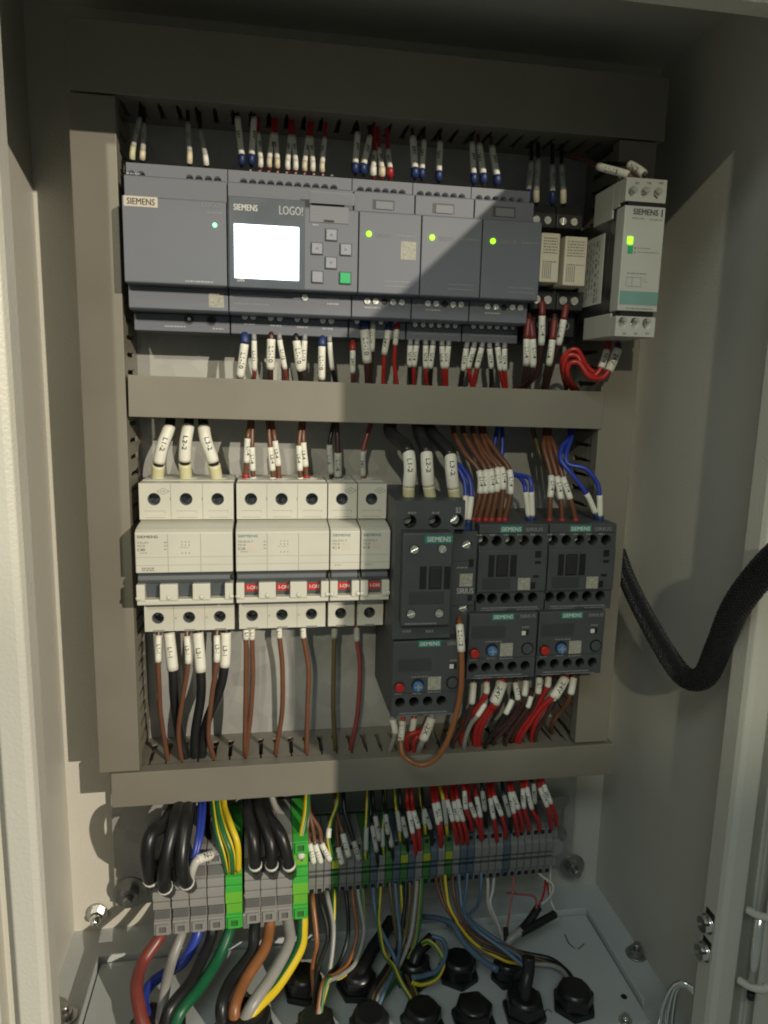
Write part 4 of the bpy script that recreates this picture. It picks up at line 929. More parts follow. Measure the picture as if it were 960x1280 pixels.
W(pl, 'brown', [(705, 192, 22), (733, 200, 40), (748, 208, 58), (786, 219, 72), (790, 228, 70)], sl=(2, 3), tx='L1-13', slr=2.2, r=1.4)
W(pl, 'dark brown', [(712, 196, 20), (750, 205, 45), (772, 214, 62), (779, 222, 66), (778, 230, 64)], sl=(2, 3), slr=2.0, r=1.3)
W(pl, 'black', [(756, 204, 50), (775, 205, 60), (787, 206, 66), (805, 218, 76), (806, 228, 74)], sl=(2, 3), tx='N12', slr=2.4, r=1.3)
# ---- below the module row
def rise(place, colour, end, s1, s0, low, D1=34, D0=26, mid=None, **k):
    """wire from a terminal down into a trunking: ferrule at the top, then the sleeve s1..s0, then bare insulation to low"""
    pts = [(end[0], end[1]-6, D1-2), (end[0], end[1], D1), (s1[0], s1[1], D1+2), (s0[0], s0[1], D1)]
    if mid: pts.append((*mid, (D1+D0)/2))
    pts += [(low[0], low[1], D0), (low[0], low[1]+10, D0-4)]
    W(place, colour, pts, sl=(2, 3), fr=(1, 2), **k)
pl = 'below the controller'
for e, a, b, l, c, r_, fc, tx_ in (((306, 418), (305.7, 430), (300, 471), (299, 480), 'black', 2.5, 'blue', 'L1-10'), ((317, 417), (317.6, 426), (318, 463), (317, 478), 'brick red', 1.6, 'grey', 'L1-11'),
    ((339, 416), (339, 424), (338, 461), (338, 478), 'dark brown', 2.5, 'grey', 'L1-10'), ((349.4, 416), (349.6, 425), (356, 461), (357, 478), 'brick red', 1.6, 'grey', 'L1-12'),
    ((370, 418), (370.5, 426), (375, 463), (377, 479), 'black', 2.4, 'grey', 'L1-10'), ((381, 417), (380.7, 426), (379, 462), (380, 479), 'dark brown', 1.7, 'grey', 'L1-13'),
    ((403, 422), (402.4, 433), (402, 474), (402, 482), 'black', 2.2, 'blue', 'L1-10'), ((412, 419), (412, 428), (415.5, 462), (420, 480), 'black', 1.5, 'grey', None), ((441, 430), (441, 438), (441, 466), (441, 482), 'brick red', 1.7, 'red', '24V')):
    rise(pl, c, e, a, b, l, slr=r_, fc=fc, frr=r_+.3 if fc != 'grey' else 1.5, tx=tx_, r=1.35 if r_ < 2 else 1.9)
pl = 'below the expansion modules'
EX = [((455, 400), (455.8, 412), (459, 453), (460, 480), 'dark brown', 2.9, 'blue', 'L1-10', None), ((466, 397), (466, 405), (465, 439), (463, 480), 'dark brown', 1.7, 'grey', 'L1-10', None),
      ((486, 402), (485.5, 413), (480.5, 443), (479, 480), 'red', 2.0, 'blue', '24V', None), ((497, 401), (495.8, 411), (494, 431), (496, 480), 'red', 1.7, 'red', '1', (493, 455))]
for e, a, b, l, c in (((513, 424), (512.8, 432), (512, 458), (514, 482), 'black'), ((521.5, 424), (520.6, 432), (517.5, 458), (516.5, 483), 'red'), ((532, 425), (532, 432), (532, 460), (533.5, 483), 'red'), ((541.5, 425), (541, 432), (538, 460), (538, 483), 'black'), ((552.6, 426), (552.6, 433), (554, 460), (555, 483), 'red'), ((561, 426), (560.5, 433), (558, 460), (558, 484), 'red'),
                      ((584, 428), (582.7, 436), (579, 463), (575.5, 485), 'black'), ((593, 428), (592, 435), (586, 460), (591, 485), 'red'), ((603, 428), (602, 435), (596, 460), (591.5, 484), 'red'), ((612, 429), (612, 436), (614, 460), (614, 486), 'black'), ((622, 427), (622, 434), (625.6, 463), (630, 486), 'red'), ((631, 429), (630.6, 436), (631, 463), (633, 486), 'red')):
    EX.append((e, a, b, l, c, 1.75, 'grey', 'U14', None))
for e, a, b, l, c, r_, fc, tx_, md in EX:
    rise(pl, c, e, a, b, l, slr=r_, fc=fc, frr=r_+.35 if fc != 'grey' else 1.6, tx=tx_, r=1.35 if r_ < 2.5 else 2.0, mid=md)
pl = 'below the two relays'
for e, a, b, l, md in (((661, 398), (658.5, 424), (657.7, 456), (652, 486), None), ((663, 402), (665.5, 424), (666, 458), (642, 487), (660, 474)), ((677.5, 378), (677.5, 395), (676.4, 431), (655, 486), (671, 466)), ((693, 400), (690.5, 425), (686, 456), (679, 486), None), ((707.5, 382), (704.5, 400), (698, 431), (683, 487), (689, 462))):
    rise(pl, 'dark brown', e, a, b, l, D1=46, slr=2.1, fc='dark red', frr=2.2, tx='L1-4', r=1.6, mid=md)
pl = 'looping below the timer'
W(pl, 'red', [(762, 416, 50), (760.5, 431, 52), (758.6, 438, 54), (751, 460, 56), (742, 470, 56), (731, 463, 56), (722, 446, 54), (709, 446, 52), (705, 466, 48), (716, 488, 30)], sl=(2, 3), fr=(1, 2), fc='red', tx='N14', slr=2.1, r=1.6)
W(pl, 'red', [(774, 417, 52), (773, 430, 54), (772, 437, 56), (760.5, 464, 58), (750, 473, 58), (736, 470, 58), (724, 454, 56), (712, 455, 54), (710, 470, 50), (722, 489, 30)], sl=(2, 3), fr=(1, 2), fc='blue', tx='24V', slr=2.7, r=1.6)
W(pl, 'red', [(752, 462, 52), (744, 466, 53), (733, 457, 52), (722, 438, 52), (710, 440, 50), (702, 455, 46), (708, 486, 28)], r=1.5, group='wires looping below the timer')
# ---- above the breakers
pl = 'plugged into the top of the leftmost breaker'
for t, a, m, b, e, tx_ in (((214, 515), (211.7, 533), (203.5, 556), (198.6, 578), (197, 599), 'L1-2'), ((237, 515), (235.5, 532), (232, 553), (231, 576), (232.5, 600), 'L2-2'), ((253, 515), (254.5, 533), (258, 552), (266.5, 577), (271, 600), 'L3-2')):
    W(pl, 'black', [(*t, 24), (*a, 30), (*m, 33), (*b, 32), (*e, 28), (e[0], e[1]+6, 27)], r=3.0, sl=(1, 3), fr=(3.08, 4), fc='yellow', frr=3.75, slr=3.6, tx=tx_, kind='cable', th=2.7)
pl = 'plugged into the top of the second breaker'
for c, t, a, b, e, fc, tx_ in (('brown', (313, 520), (309.5, 548), (308, 578), (306.9, 600), 'red', 'L1-4'), ('brown', (315.5, 520), (315, 559), (316, 588), (316.7, 599), 'white', 'L1-4'), ('brown', (334, 520), (337.5, 559), (340.8, 588), (341, 600), 'white', 'L2-4'), ('brown', (339, 520), (343.6, 551), (348, 582), (348.4, 600), 'dark red', 'L2-4'), ('brown', (377, 520), (373.6, 557), (375, 588), (375.6, 600), 'white', 'L3-4'), ('brown', (379.5, 520), (379, 553), (382, 583), (383.4, 600), 'red', 'L3-4')):
    W(pl, c, [(*t, 26), ((t[0]+a[0])/2, 536, 28), (*a, 30), (*b, 29), (*e, 28), (e[0], e[1]+6, 27)], r=1.5, sl=(2, 3), fr=(3.55, 4.2), fc=fc, tx=tx_, slr=1.9, frr=2.2 if fc == 'red' else 1.9)
pl = 'plugged into the top of a single-pole breaker'
W(pl, 'black', [(417, 518, 26), (416, 532, 28), (412, 556, 30), (414, 592, 29), (414.5, 602, 28)], sl=(2, 3), sm='sleeve_grey', tx='L1-5', slr=2.0)
W(pl, 'dark brown', [(420, 518, 26), (421, 532, 28), (422.4, 566, 30), (422.4, 596, 29), (422.4, 603, 28)], sl=(2, 3), sm='sleeve_grey', tx='L1-6', slr=2.5, r=1.6)
W(pl, 'brick red', [(466, 518, 26), (462, 534, 28), (454, 564, 30), (454, 595, 29), (454, 602, 28)], sl=(2, 3), sm='sleeve_grey', tx='24V', slr=1.9, r=1.5)
# ---- above the contactors
pl = 'plugged into the top of the large contactor'
for t, a, m, b, e, tx_ in (((489, 520), (500, 560), (512.5, 585), (511, 608), (511, 630), 'L1-2'), ((521, 520), (532, 561), (534, 585), (535.5, 607), (539.5, 630), 'L2-2'), ((556, 545), (561, 565), (564, 587), (566.5, 610), (569.5, 630), 'L3-2')):
    first = [(492, 515, 26), (488, 540, 40)] if tx_ == 'L1-2' else [(521, 515, 26), (524, 540, 42)] if tx_ == 'L2-2' else [(532, 528, 24), (543, 546, 44)]
    W(pl, 'black', [(x, y, D) for x, y, D in first]+[(a[0]+(8 if tx_ == 'L1-2' else 0), a[1], 56), (*m, 62), (*b, 62), (*e, 60)], r=4.2, ins=(0, 2.3), sl=(2.05, 4), fr=(4, 5), fc='yellow', frr=3.6, slr=3.75, tx=tx_, kind='cable', th=2.7)
pl = 'curling down to the middle contactor'
W(pl, 'blue', [(566, 580, 48), (572, 585, 52), (580, 600, 56), (582, 620, 60), (580.5, 650, 64), (581, 656, 64), (582, 664, 64)], sl=(3, 4), fr=(4, 6), fc='blue', frr=2.6, r=1.4, slr=1.75)
W(pl, 'blue', [(568, 578, 46), (577, 584, 50), (587, 600, 56), (589, 621, 60), (585.7, 650, 64), (585, 656, 64), (584, 664, 64)], sl=(3, 4), fr=(4, 6), fc='blue', frr=2.6, r=1.4, slr=1.75)
B6 = zip((566, 578, 590, 590, 600, 604), (581, 594, 602, 606, 612, 622), ((598.6, 589), (606.7, 588), (613.5, 587), (621.6, 585), (627, 585), (636.5, 588)), ((600, 617), (606.7, 617), (614, 616), (621, 615), (629, 612), (638, 618)), (591.8, 599, 607.5, 614.8, 624.3, 631.5))
for t, m, a, b, e in B6:
    W(pl, 'brown', [(t, 524, 24), (t+2, 542, 32), (m, 567, 44), (*a, 52), (*b, 56), (e, 647, 56), (e-.5, 653, 56), (e-.5, 660, 55)], sl=(3, 4), fr=(5, 6.4), fc='red', frr=2.05, r=1.75, slr=2.0, tx='L1-4')
for dx in (0, 7):
    W(pl, 'blue', [(640, 594+dx*.5-3, 44), (650, 592-dx*.4+5, 48), (656+dx*.9, 606-dx, 54), (657+dx, 615, 56), (660.5+dx*.7, 645, 56), (662+dx*.3, 650, 56), (662+dx*.3, 658, 55)], sl=(3, 4), fr=(4, 5.6), fc='blue', frr=2.2, r=1.4, slr=1.7, note='short looped')
W('rising behind the brown wires', 'blue', [(623, 522, 22), (621, 540, 26), (617, 565, 30), (622, 580, 34)], r=1.5); W('rising behind the brown wires', 'blue', [(627, 522, 22), (628, 545, 26), (627, 570, 30), (622, 583, 34)], r=1.5)
pl = 'curling down to the right contactor'
for t, k1, a, b, e in ((682, (680, 560), (688.8, 595), (687.8, 622), (687, 648)), (685, (687, 562), (696.3, 596), (701, 624), (702.4, 648)), (688, (694, 562), (703.6, 597), (712.8, 624), (719, 648))):
    W(pl, 'brown', [(t, 525, 24), (t-1, 542, 30), (*k1, 40), (*a, 50), (*b, 55), (*e, 56), (e[0], e[1]+6, 56), (e[0], e[1]+12, 55)], sl=(3, 4), fr=(5, 6.3), fc='red', frr=2.15, r=1.7, slr=2.05, tx='L1-4')
W(pl, 'olive', [(664, 525, 24), (668, 545, 26), (677, 572, 34), (685, 585, 40)], r=1.6)
W(pl, 'blue', [(711, 528, 26), (712, 546, 34), (702, 560, 44), (701.5, 576, 50), (716, 594, 54), (733, 617, 56), (744, 641, 56), (747, 649, 56), (748, 657, 55)], sl=(5, 6), fr=(6, 7.6), fc='blue', frr=2.0, r=1.5, slr=1.8)
W(pl, 'blue', [(714, 528, 26), (714.5, 546, 36), (708, 566, 46), (710, 580, 50), (732, 586, 54), (746, 603, 56), (749.3, 619, 57), (750, 645, 57), (750, 651, 57), (750, 658, 56)], sl=(6, 7), fr=(7, 8.6), fc='blue', frr=2.4, r=1.5, slr=1.85)
# ---- below the breakers
pl = 'below the leftmost breaker'
for s0, s1, path, tx_ in (((198, 794), (197.8, 827), ((199, 858), (201, 895), (209, 946)), 'L1-1'), ((233.6, 795), (235.3, 829), ((229, 868), (223, 915), (227, 952)), 'L2-1'), ((271, 794), (271, 827), ((264.5, 872), (260.5, 920), (267, 947)), 'L3-1')):
    W(pl, 'brown', [(s0[0], 776, 34), (*s0, 38), (*s1, 41)]+[(*q, 40-4*i) for i, q in enumerate(path)]+[(path[-1][0]+1, path[-1][1]+14, 26)], sl=(1, 2), tx=tx_, slr=2.0, r=1.55)
for s0, s1, path, tx_ in (((211, 790), (216, 837), ((218, 872), (224, 915), (232, 948)), 'L1-1'), ((247, 790), (251, 839), ((251, 872), (244, 917), (244, 950)), 'L2-1'), ((282, 790), (280.5, 833), ((274, 864), (258, 904), (252, 948)), 'L3-1')):
    W(pl, 'black', [(s0[0]-1, 776, 28), (*s0, 31), (*s1, 33)]+[(*q, 33-2*i) for i, q in enumerate(path)]+[(path[-1][0]+1, path[-1][1]+16, 24)], sl=(1, 2), tx=tx_, slr=3.5, r=3.0, kind='cable', th=2.6)
pl = 'below the second breaker'
for s0, s1, path in (((307.3, 786), (307.6, 799), ((307.5, 850), (306.7, 900), (306, 938))), ((315, 786), (315, 799), ((316, 845), (313, 895), (307.5, 940))), ((348.7, 784), (349.4, 797), ((353, 835), (352.5, 890), (345, 937))), ((378.7, 783), (379.5, 797), ((385.5, 835), (384.5, 880), (383, 934)))):
    W(pl, 'brown', [(s0[0], 772, 34), (*s0, 37), (*s1, 38)]+[(*q, 38-2*i) for i, q in enumerate(path)]+[(path[-1][0], path[-1][1]+14, 26)], sl=(1, 2), slr=1.9, r=1.6, tx='L1')
pl = 'below a single-pole breaker'
W(pl, 'olive', [(419, 775, 33), (418, 792, 36), (417, 840, 38), (416.5, 885, 36), (419, 934, 32), (419, 950, 24)], sl=(.7, 1.2), sm='sleeve_grey', r=1.6)
W(pl, 'brick red', [(446, 772, 33), (446, 784, 36), (446.3, 801, 37), (450, 835, 38), (447, 890, 35), (438.5, 936, 32), (437, 952, 24)], sl=(1, 2), sm='sleeve_grey', r=1.6)
# ---- below the contactors
pl = 'under the overload relay of the large contactor'
W(pl, 'grey', [(490, 890, 46), (491, 899, 48), (494, 916, 48), (488, 936, 40), (484, 950, 26)], sl=(1, 2), slr=2.2, r=1.6)
W(pl, 'red', [(504, 892, 52), (503.5, 901, 54), (501, 926, 56), (499, 944, 36)], sl=(1, 2), slr=2.1, tx='L1-12', r=1.5, ins=(0, 2))
W(pl, 'red', [(518, 890, 46), (517.6, 898, 48), (514.7, 914, 50), (508, 926, 48), (512, 940, 34)], sl=(1, 2), slr=2.1, r=1.6)
W(pl, 'red', [(530, 912, 50), (518, 916, 52), (509, 922, 50), (510, 942, 36)], r=1.7)
W(pl, 'red', [(528, 918, 48), (520, 922, 50), (517, 930, 46), (518, 944, 36)], r=1.7)
W(pl, 'grey', [(541, 888, 48), (539.5, 897, 50), (529, 924, 52), (524, 936, 44), (522, 950, 30)], sl=(1, 2), slr=3.1, r=2.0, tx='-2X')
W('looping in front of the bottom trunking', 'orange brown', [(574, 772, 68), (574.5, 781, 78), (576.7, 814, 82), (577, 845, 82), (573, 880, 80), (561, 922, 76), (546, 947, 72), (528, 956, 70), (511, 950, 68), (503, 941, 64), (501, 926, 60)], sl=(1, 2), tx='L1-12', slr=2.4, r=1.75)
pl = 'under the overload relay of the middle contactor'
for c, s0, s1, path, r_, tx_ in (('dark brown', (592, 853), (589.6, 879), ((584, 900), (574, 915), (566, 930)), 2.1, None), ('red', (608.2, 853), (607.6, 866), ((599, 882), (581, 902), (577, 920), (578.5, 934)), 2.0, None),
    ('red', (628, 852), (618, 878), ((611, 886), (598, 904), (593.5, 920), (594.5, 934)), 3.6, '24V'), ('red', (625, 852), (620, 880), ((616, 886), (603.5, 904), (599, 920), (599.5, 935)), 2.6, None),
    ('dark brown', (644, 853), (647.3, 874), ((645, 890), (630, 906), (612, 922)), 1.9, 'L11'), ('dark brown', (657.5, 851), (655.4, 869), ((650, 888), (634, 908), (618, 926)), 2.0, None), ('grey', (606, 880), (596.5, 895), ((588, 906), (582, 922), (580, 934)), 1.7, None), ('black', (640, 875), (632, 892), ((622, 908), (612, 922), (606, 934)), 1.9, None), ('dark brown', (663.5, 871), (659.5, 884), ((650, 898), (640, 912), (632, 928)), 1.7, None)):
    W(pl, c, [(s0[0]+1, s0[1]-10, 52), (*s0, 56), (*s1, 58)]+[(*q, 54-6*i) for i, q in enumerate(path)]+[(path[-1][0], path[-1][1]+12, 26)], sl=(1, 2), slr=r_, tx=tx_, r=1.85 if c == 'red' else 1.55)
pl = 'under the overload relay of the right contactor'
for c, s0, s1, path, r_, tx_ in (('dark brown', (674, 847), (672.3, 866), ((666, 884), (652, 902), (640, 922)), 2.2, 'L1'), ('red', (685.6, 847), (684, 858), ((676, 872), (660, 898), (648.5, 916), (645, 930)), 2.1, None), ('red', (707, 847), (693, 871), ((682, 882), (670, 901), (665.5, 916), (665, 932)), 3.0, '24V'),
    ('red', (704, 848), (690, 871), ((676, 884), (660, 906), (650, 922), (648, 934)), 2.4, None), ('brown', (717, 847), (713.3, 867), ((708, 880), (700, 890), (690, 905)), 2.3, None), ('dark brown', (699, 856), (692, 875), ((684, 892), (676, 905), (668, 922)), 1.7, None)):
    W(pl, c, [(s0[0]+1, s0[1]-10, 50), (*s0, 54), (*s1, 56)]+[(*q, 52-6*i) for i, q in enumerate(path)]+[(path[-1][0], path[-1][1]+12, 24)], sl=(1, 2), slr=r_, tx=tx_, r=1.8 if c == 'red' else 1.55)
# ---- from the bottom trunking into the large terminals
pl = 'looping into the grey terminals at the left'
for path in (((222, 1000), (207, 1028), (189, 1043), (184, 1070), (188, 1098), (196, 1106)), ((228, 998), (221, 1020), (211, 1055), (205, 1090), (206, 1108), (214, 1114)), ((238, 998), (233, 1020), (228, 1056), (227, 1084), (233, 1102), (240, 1108))):
    W(pl, 'black', [(path[0][0], path[0][1]-6, 26)]+[(*q, (34, 54, 66, 70, 64, 52)[i]) for i, q in enumerate(path)], r=4.4, kind='cable', fr=(4.97, 5.1), fc='white', frr=4.75)
W(pl, 'black', [(256, 1000, 22), (258, 1030, 30), (262, 1052, 44), (270, 1064, 52), (266, 1082, 50)], r=3.0, kind='cable', note='curled')
for dx in (0, 4):
    W(pl, 'blue', [(250+dx*1.2, 996, 28), (250+dx, 1018, 44), (247+dx*.9, 1048, 58), (240+dx*.6, 1078, 64), (236+dx*.5, 1092, 58)], r=1.7)
W(pl, 'white', [(268, 1062, 50), (262, 1069, 58), (247, 1075, 66), (240, 1088, 66), (237, 1104, 60)], r=2.6, sl=(.8, 2), slr=2.9, tx='N-1', group='wires looping into the grey terminals at the left')
pl = 'bundled into the first bright green terminal'
for i, path in enumerate((((265, 992), (267, 1010), (271, 1038), (279, 1066), (284, 1090)), ((272, 992), (272, 1012), (279, 1040), (288, 1066), (290, 1090)), ((276, 992), (276, 1010), (284, 1036), (292, 1062), (294, 1090)), ((280, 992), (281, 1010), (289, 1032), (297, 1056), (298, 1088)))):
    W(pl, 'yellow-green', [(*q, (26, 36, 52, 58, 54)[k]+(i % 2)*2) for k, q in enumerate(path)], r=2.0, uv0=.05+.13*i)
pl = 'entering the three grey terminals'
for path in (((308, 992), (309, 1014), (316, 1048), (319, 1080), (322, 1092)), ((318, 990), (324, 1014), (337, 1050), (339.5, 1080), (342, 1092)), ((328, 990), (334, 1018), (351, 1044), (361, 1080), (364, 1092))):
    W(pl, 'black', [(*q, (26, 46, 62, 64, 54)[k]) for k, q in enumerate(path)], r=3.9, kind='cable', fr=(2.97, 3.12), fc='white', frr=4.25)
W('behind the three black cables', 'grey', [(338, 992, 16), (346, 1012, 22), (358, 1024, 28), (362, 1040, 30)], r=2.2)
# ---- thin wires from the bottom trunking into the narrow terminals
pl = 'dropping into the terminal row'
W(pl, 'yellow-green', [(384, 986, 28), (382.5, 1016, 42), (377.5, 1044, 50), (376, 1068, 54), (377, 1082, 50)], r=2.3, fr=(2.7, 3.2), fc='white', frr=2.9, uv0=.3)
for s0, s1 in (((386.8, 1054), (392, 1078)), ((394, 1055), (401, 1077.5)), ((402, 1054), (412, 1074.6))):
    W(pl, 'brown', [(384, 992, 26), (386, 1014, 34), (s0[0]-3, 1036, 40), (*s0, 46), (*s1, 48), (s1[0]+1, s1[1]+8, 42)], sl=(3, 4), slr=1.9, tx='L11', r=1.6, ins=(0, 4))
W(pl, 'yellow-green', [(425, 984, 26), (421, 1008, 34), (413, 1030, 40), (410.5, 1047, 44), (414, 1068, 46), (415, 1076, 42)], sl=(2.3, 3), slr=1.8, r=1.5)
for c, t, s0, s1 in (('brown', (420, 1018), (423, 1059), (427.5, 1079)), ('brown', (421, 1016), (428.5, 1042), (436, 1070)), ('black', (431, 1014), (442, 1051), (448.7, 1074))):
    W(pl, c, [(t[0]-2, 990, 26), (*t, 34), (*s0, 44), (*s1, 48), (s1[0]+1, s1[1]+8, 42)], sl=(2, 3), slr=1.9, tx='L12', r=1.5, ins=(0, 3), sm='sleeve' if c == 'brown' else 'sleeve_grey')
for xs in (((460, 982), (459, 1010), (458, 1034), (457.5, 1063)), ((480, 982), (480.5, 1010), (478, 1035), (478.6, 1058)), ((494, 982), (495, 1002), (496.5, 1014), (500, 1039)), ((525, 980), (527, 1002), (529.5, 1014), (531, 1030)), ((548, 978), (551, 988), (554, 999), (558, 1031))):
    W(pl, 'yellow-green', [(*xs[0], 26), (*xs[1], 34), (*xs[2], 42), (*xs[3], 46), (xs[3][0]+1, xs[3][1]+12, 42)], sl=(2, 3), slr=1.6, r=1.25, sm='sleeve_grey')
for s0, s1 in (((465.5, 1032), (470.6, 1064)), ((469, 1020), (474, 1050)), ((482, 1018), (485, 1042)), ((484.8, 1032), (489.6, 1058)), ((502.7, 1021), (508, 1046)), ((530, 1011), (538, 1035.6)), ((603, 989), (606, 1013)), ((630, 994), (636.7, 1020)), ((667, 980), (668.7, 1004))):
    W(pl, 'black', [(s0[0]-4, 976, 24), (s0[0]-2, s0[1]-14, 34), (*s0, 42), (*s1, 46), (s1[0]+2, s1[1]+20, 42)], sl=(2, 3), slr=1.65, tx='B11', r=1.2, sm='sleeve_grey')
for i, (s0, s1, dx) in enumerate((((511, 1014), (516, 1041), 3), ((517, 1014), (523, 1035), 1), ((542.5, 1004), (548, 1030), 2), ((547, 1003), (550.6, 1026), 1), ((558.7, 1000), (566, 1026), 4), ((567, 1002), (572.5, 1026), 4), ((572, 999), (579, 1026), 4), ((580.6, 989), (582.5, 1011), 6), ((587.5, 1004), (594, 1021), 6), ((595.6, 996), (600.6, 1021), 1), ((612.6, 998), (617, 1023), 3), ((617.7, 995), (627, 1019), 4), ((637.4, 990), (642.5, 1016), 3), ((641, 990), (648, 1011), 4), ((653.4, 986), (655, 1010), 5), ((658.5, 984), (665, 1011), 8), ((674.6, 985), (684, 1008), 4), ((679.7, 981), (689, 1004), 6))):
    W(pl, 'red', [(s0[0]-3, 970, 24), (s0[0]-2, s0[1]-12, 34), (*s0, 42), (*s1, 47), (s1[0]+dx, s1[1]+16, 46), (s1[0]+dx+1, s1[1]+28, 42)], sl=(2, 3), slr=1.7, tx=('A11', 'U14', '24V')[i % 3], r=1.5)
# ---- thick cables from the large terminals down into the floor glands
pl = 'bending down into the front glands'
for c, r_, path in (('brick red', 3.9, ((202, 1160), (199, 1172), (178, 1204), (170.5, 1236), (178, 1276), (186, 1296))), ('grey', 3.2, ((228, 1158), (226, 1170), (214.5, 1202), (206.5, 1236), (200, 1280), (200, 1296))),
                    ('black', 3.6, ((266, 1152), (264, 1172), (255, 1194), (238, 1228), (212, 1262), (203, 1296))), ('blue', 3.4, ((248, 1156), (246, 1170), (229, 1202), (192, 1227), (179, 1250), (186, 1278), (192, 1298))), ('green', 3.6, ((289, 1150), (286, 1166), (273, 1197), (251, 1232), (225, 1266), (212, 1298))),
                    ('black', 3.8, ((319, 1148), (318, 1164), (314, 1192), (289, 1226), (277, 1258), (280, 1292))), ('orange brown', 3.7, ((338, 1146), (336, 1164), (330, 1187), (306, 1226), (293, 1260), (296, 1292))), ('grey', 3.7, ((358, 1144), (361, 1158), (361, 1180), (341, 1218), (316, 1255), (301, 1284))), ('yellow-green', 3.7, ((378, 1142), (378, 1160), (374, 1187), (347, 1231), (318, 1262), (304, 1290)))):
    Ds = [48, 54, 64, 80, 94, 98, 98] if c != 'blue' else [48, 52, 58, 66, 78, 90, 94]
    W(pl, c, [(*q, Ds[i]) for i, q in enumerate(path)], r=r_, kind='cable', note='thick', uv0=.72)
pl = 'fanning down from the narrow terminals'
TW = [('orange brown', 1.9, ((390, 1116), (391, 1128), (396, 1178), (391, 1212), (394, 1250), (395, 1275))), ('grey', 1.7, ((408, 1112), (410, 1124), (417, 1160), (412, 1212), (399, 1256), (394, 1276))), ('yellow-green', 1.7, ((417, 1110), (418, 1122), (417, 1162), (413, 1214), (403, 1256), (397, 1276))), ('black', 1.8, ((398, 1114), (402, 1130), (410, 1170), (399, 1206), (394, 1245), (393, 1274))),
      ('orange brown', 1.5, ((440, 1106), (442, 1130), (446, 1168), (436, 1202), (420, 1217), (404, 1228), (396, 1272))), ('grey', 1.6, ((446, 1104), (450, 1130), (455, 1164), (445, 1202), (426, 1219), (408, 1230), (398, 1272))), ('yellow-green', 1.3, ((452, 1102), (454, 1130), (454, 1166), (442, 1206), (424, 1223), (408, 1226), (400, 1272))), ('black', 1.6, ((430, 1106), (434, 1130), (435, 1170), (424, 1204), (412, 1218), (402, 1240), (396, 1272))),
      ('pale blue', 1.6, ((466, 1098), (468, 1130), (474, 1158), (492, 1194), (500, 1222), (514, 1248), (524, 1268))), ('yellow-green', 1.5, ((476, 1096), (474, 1130), (473, 1152), (480, 1192), (492, 1208), (502, 1230), (526, 1268))), ('olive', 1.5, ((486, 1094), (490, 1130), (499, 1188), (508, 1219), (520, 1248), (528, 1268))), ('pale blue', 1.5, ((493, 1094), (496, 1130), (500, 1176), (496, 1205), (484, 1232), (466, 1272))), ('yellow-green', 1.5, ((501, 1094), (504, 1140), (508, 1188), (516, 1226), (524, 1250), (530, 1268))),
      ('grey', 1.6, ((522, 1090), (519, 1130), (512, 1176), (494, 1216), (472, 1246), (462, 1274))), ('yellow-green', 1.6, ((528, 1088), (526, 1130), (519, 1180), (497, 1222), (474, 1254), (465, 1274))), ('olive', 1.4, ((512, 1092), (512, 1130), (504, 1180), (486, 1214), (468, 1242), (459, 1274))), ('black', 1.7, ((508, 1092), (506, 1134), (497, 1184), (480, 1214), (464, 1240), (456, 1272)))]
def above(q, D, z=ZG+5):                                   # keep a wire clear of the gland plate
    return max(D, -atz(q[0], q[1], z).y)
for c, r_, path in TW:
    n = len(path); W(pl, c, [(*q, above(q, 38+(i/(n-1))**1.1*64)) for i, q in enumerate(path)], r=r_*.9)
pl = 'swept to the right-hand glands'
SW = [('brown', 1.6, ((544, 1088), (548, 1112), (561, 1140), (596, 1172), (630, 1188), (655, 1200), (660, 1222))), ('yellow-green', 1.5, ((556, 1086), (558, 1110), (564, 1138), (590, 1176), (630, 1200), (652, 1206), (660, 1226))), ('olive', 1.6, ((550, 1086), (553, 1112), (563, 1142), (592, 1178), (626, 1193), (650, 1203), (658, 1224))),
      ('pale blue', 2.0, ((573, 1084), (575, 1112), (582, 1144), (616, 1172), (650, 1193), (662, 1206), (662, 1226))), ('brown', 1.5, ((566, 1084), (567, 1112), (576, 1146), (606, 1172), (640, 1186), (664, 1200), (665, 1222))), ('pale blue', 1.5, ((585, 1082), (583, 1112), (580, 1138), (592, 1160), (622, 1180), (650, 1196), (661, 1222))),
      ('pale blue', 1.5, ((602, 1080), (601, 1112), (597, 1132), (586, 1146), (598, 1164), (628, 1186), (660, 1212))), ('pale blue', 2.4, ((530, 1146), (548, 1148), (566, 1156), (580, 1178), (600, 1198), (621, 1212))), ('grey', 1.9, ((560, 1156), (572, 1168), (598, 1187), (640, 1203), (690, 1207), (708, 1220), (716, 1242))), ('black', 2.2, ((640, 1188), (660, 1193), (688, 1199), (706, 1212), (716, 1226), (719, 1244))),
      ('olive', 1.6, ((650, 1192), (676, 1200), (700, 1212), (713, 1228), (718, 1244)))]
for c, r_, path in SW:
    n = len(path); W(pl, c, [(*q, above(q, 38+(i/(n-1))*62, ZG+(5 if i < n-1 else 10))) for i, q in enumerate(path)], r=r_*.8)
W('curling around the back-row gland', 'yellow-green', [(528, 1180, 72), (536, 1177, 74), (547, 1187, 78), (554, 1204, 84), (546, 1222, 90), (528, 1230, 94), (516, 1228, 96)], r=1.5)
W('curling around the back-row gland', 'pale blue', [(540, 1170, 68), (554, 1176, 72), (557, 1192, 80), (548, 1212, 88), (532, 1219, 92), (516, 1222, 96)], r=1.5)
pl = 'hanging at the right end of the terminals'
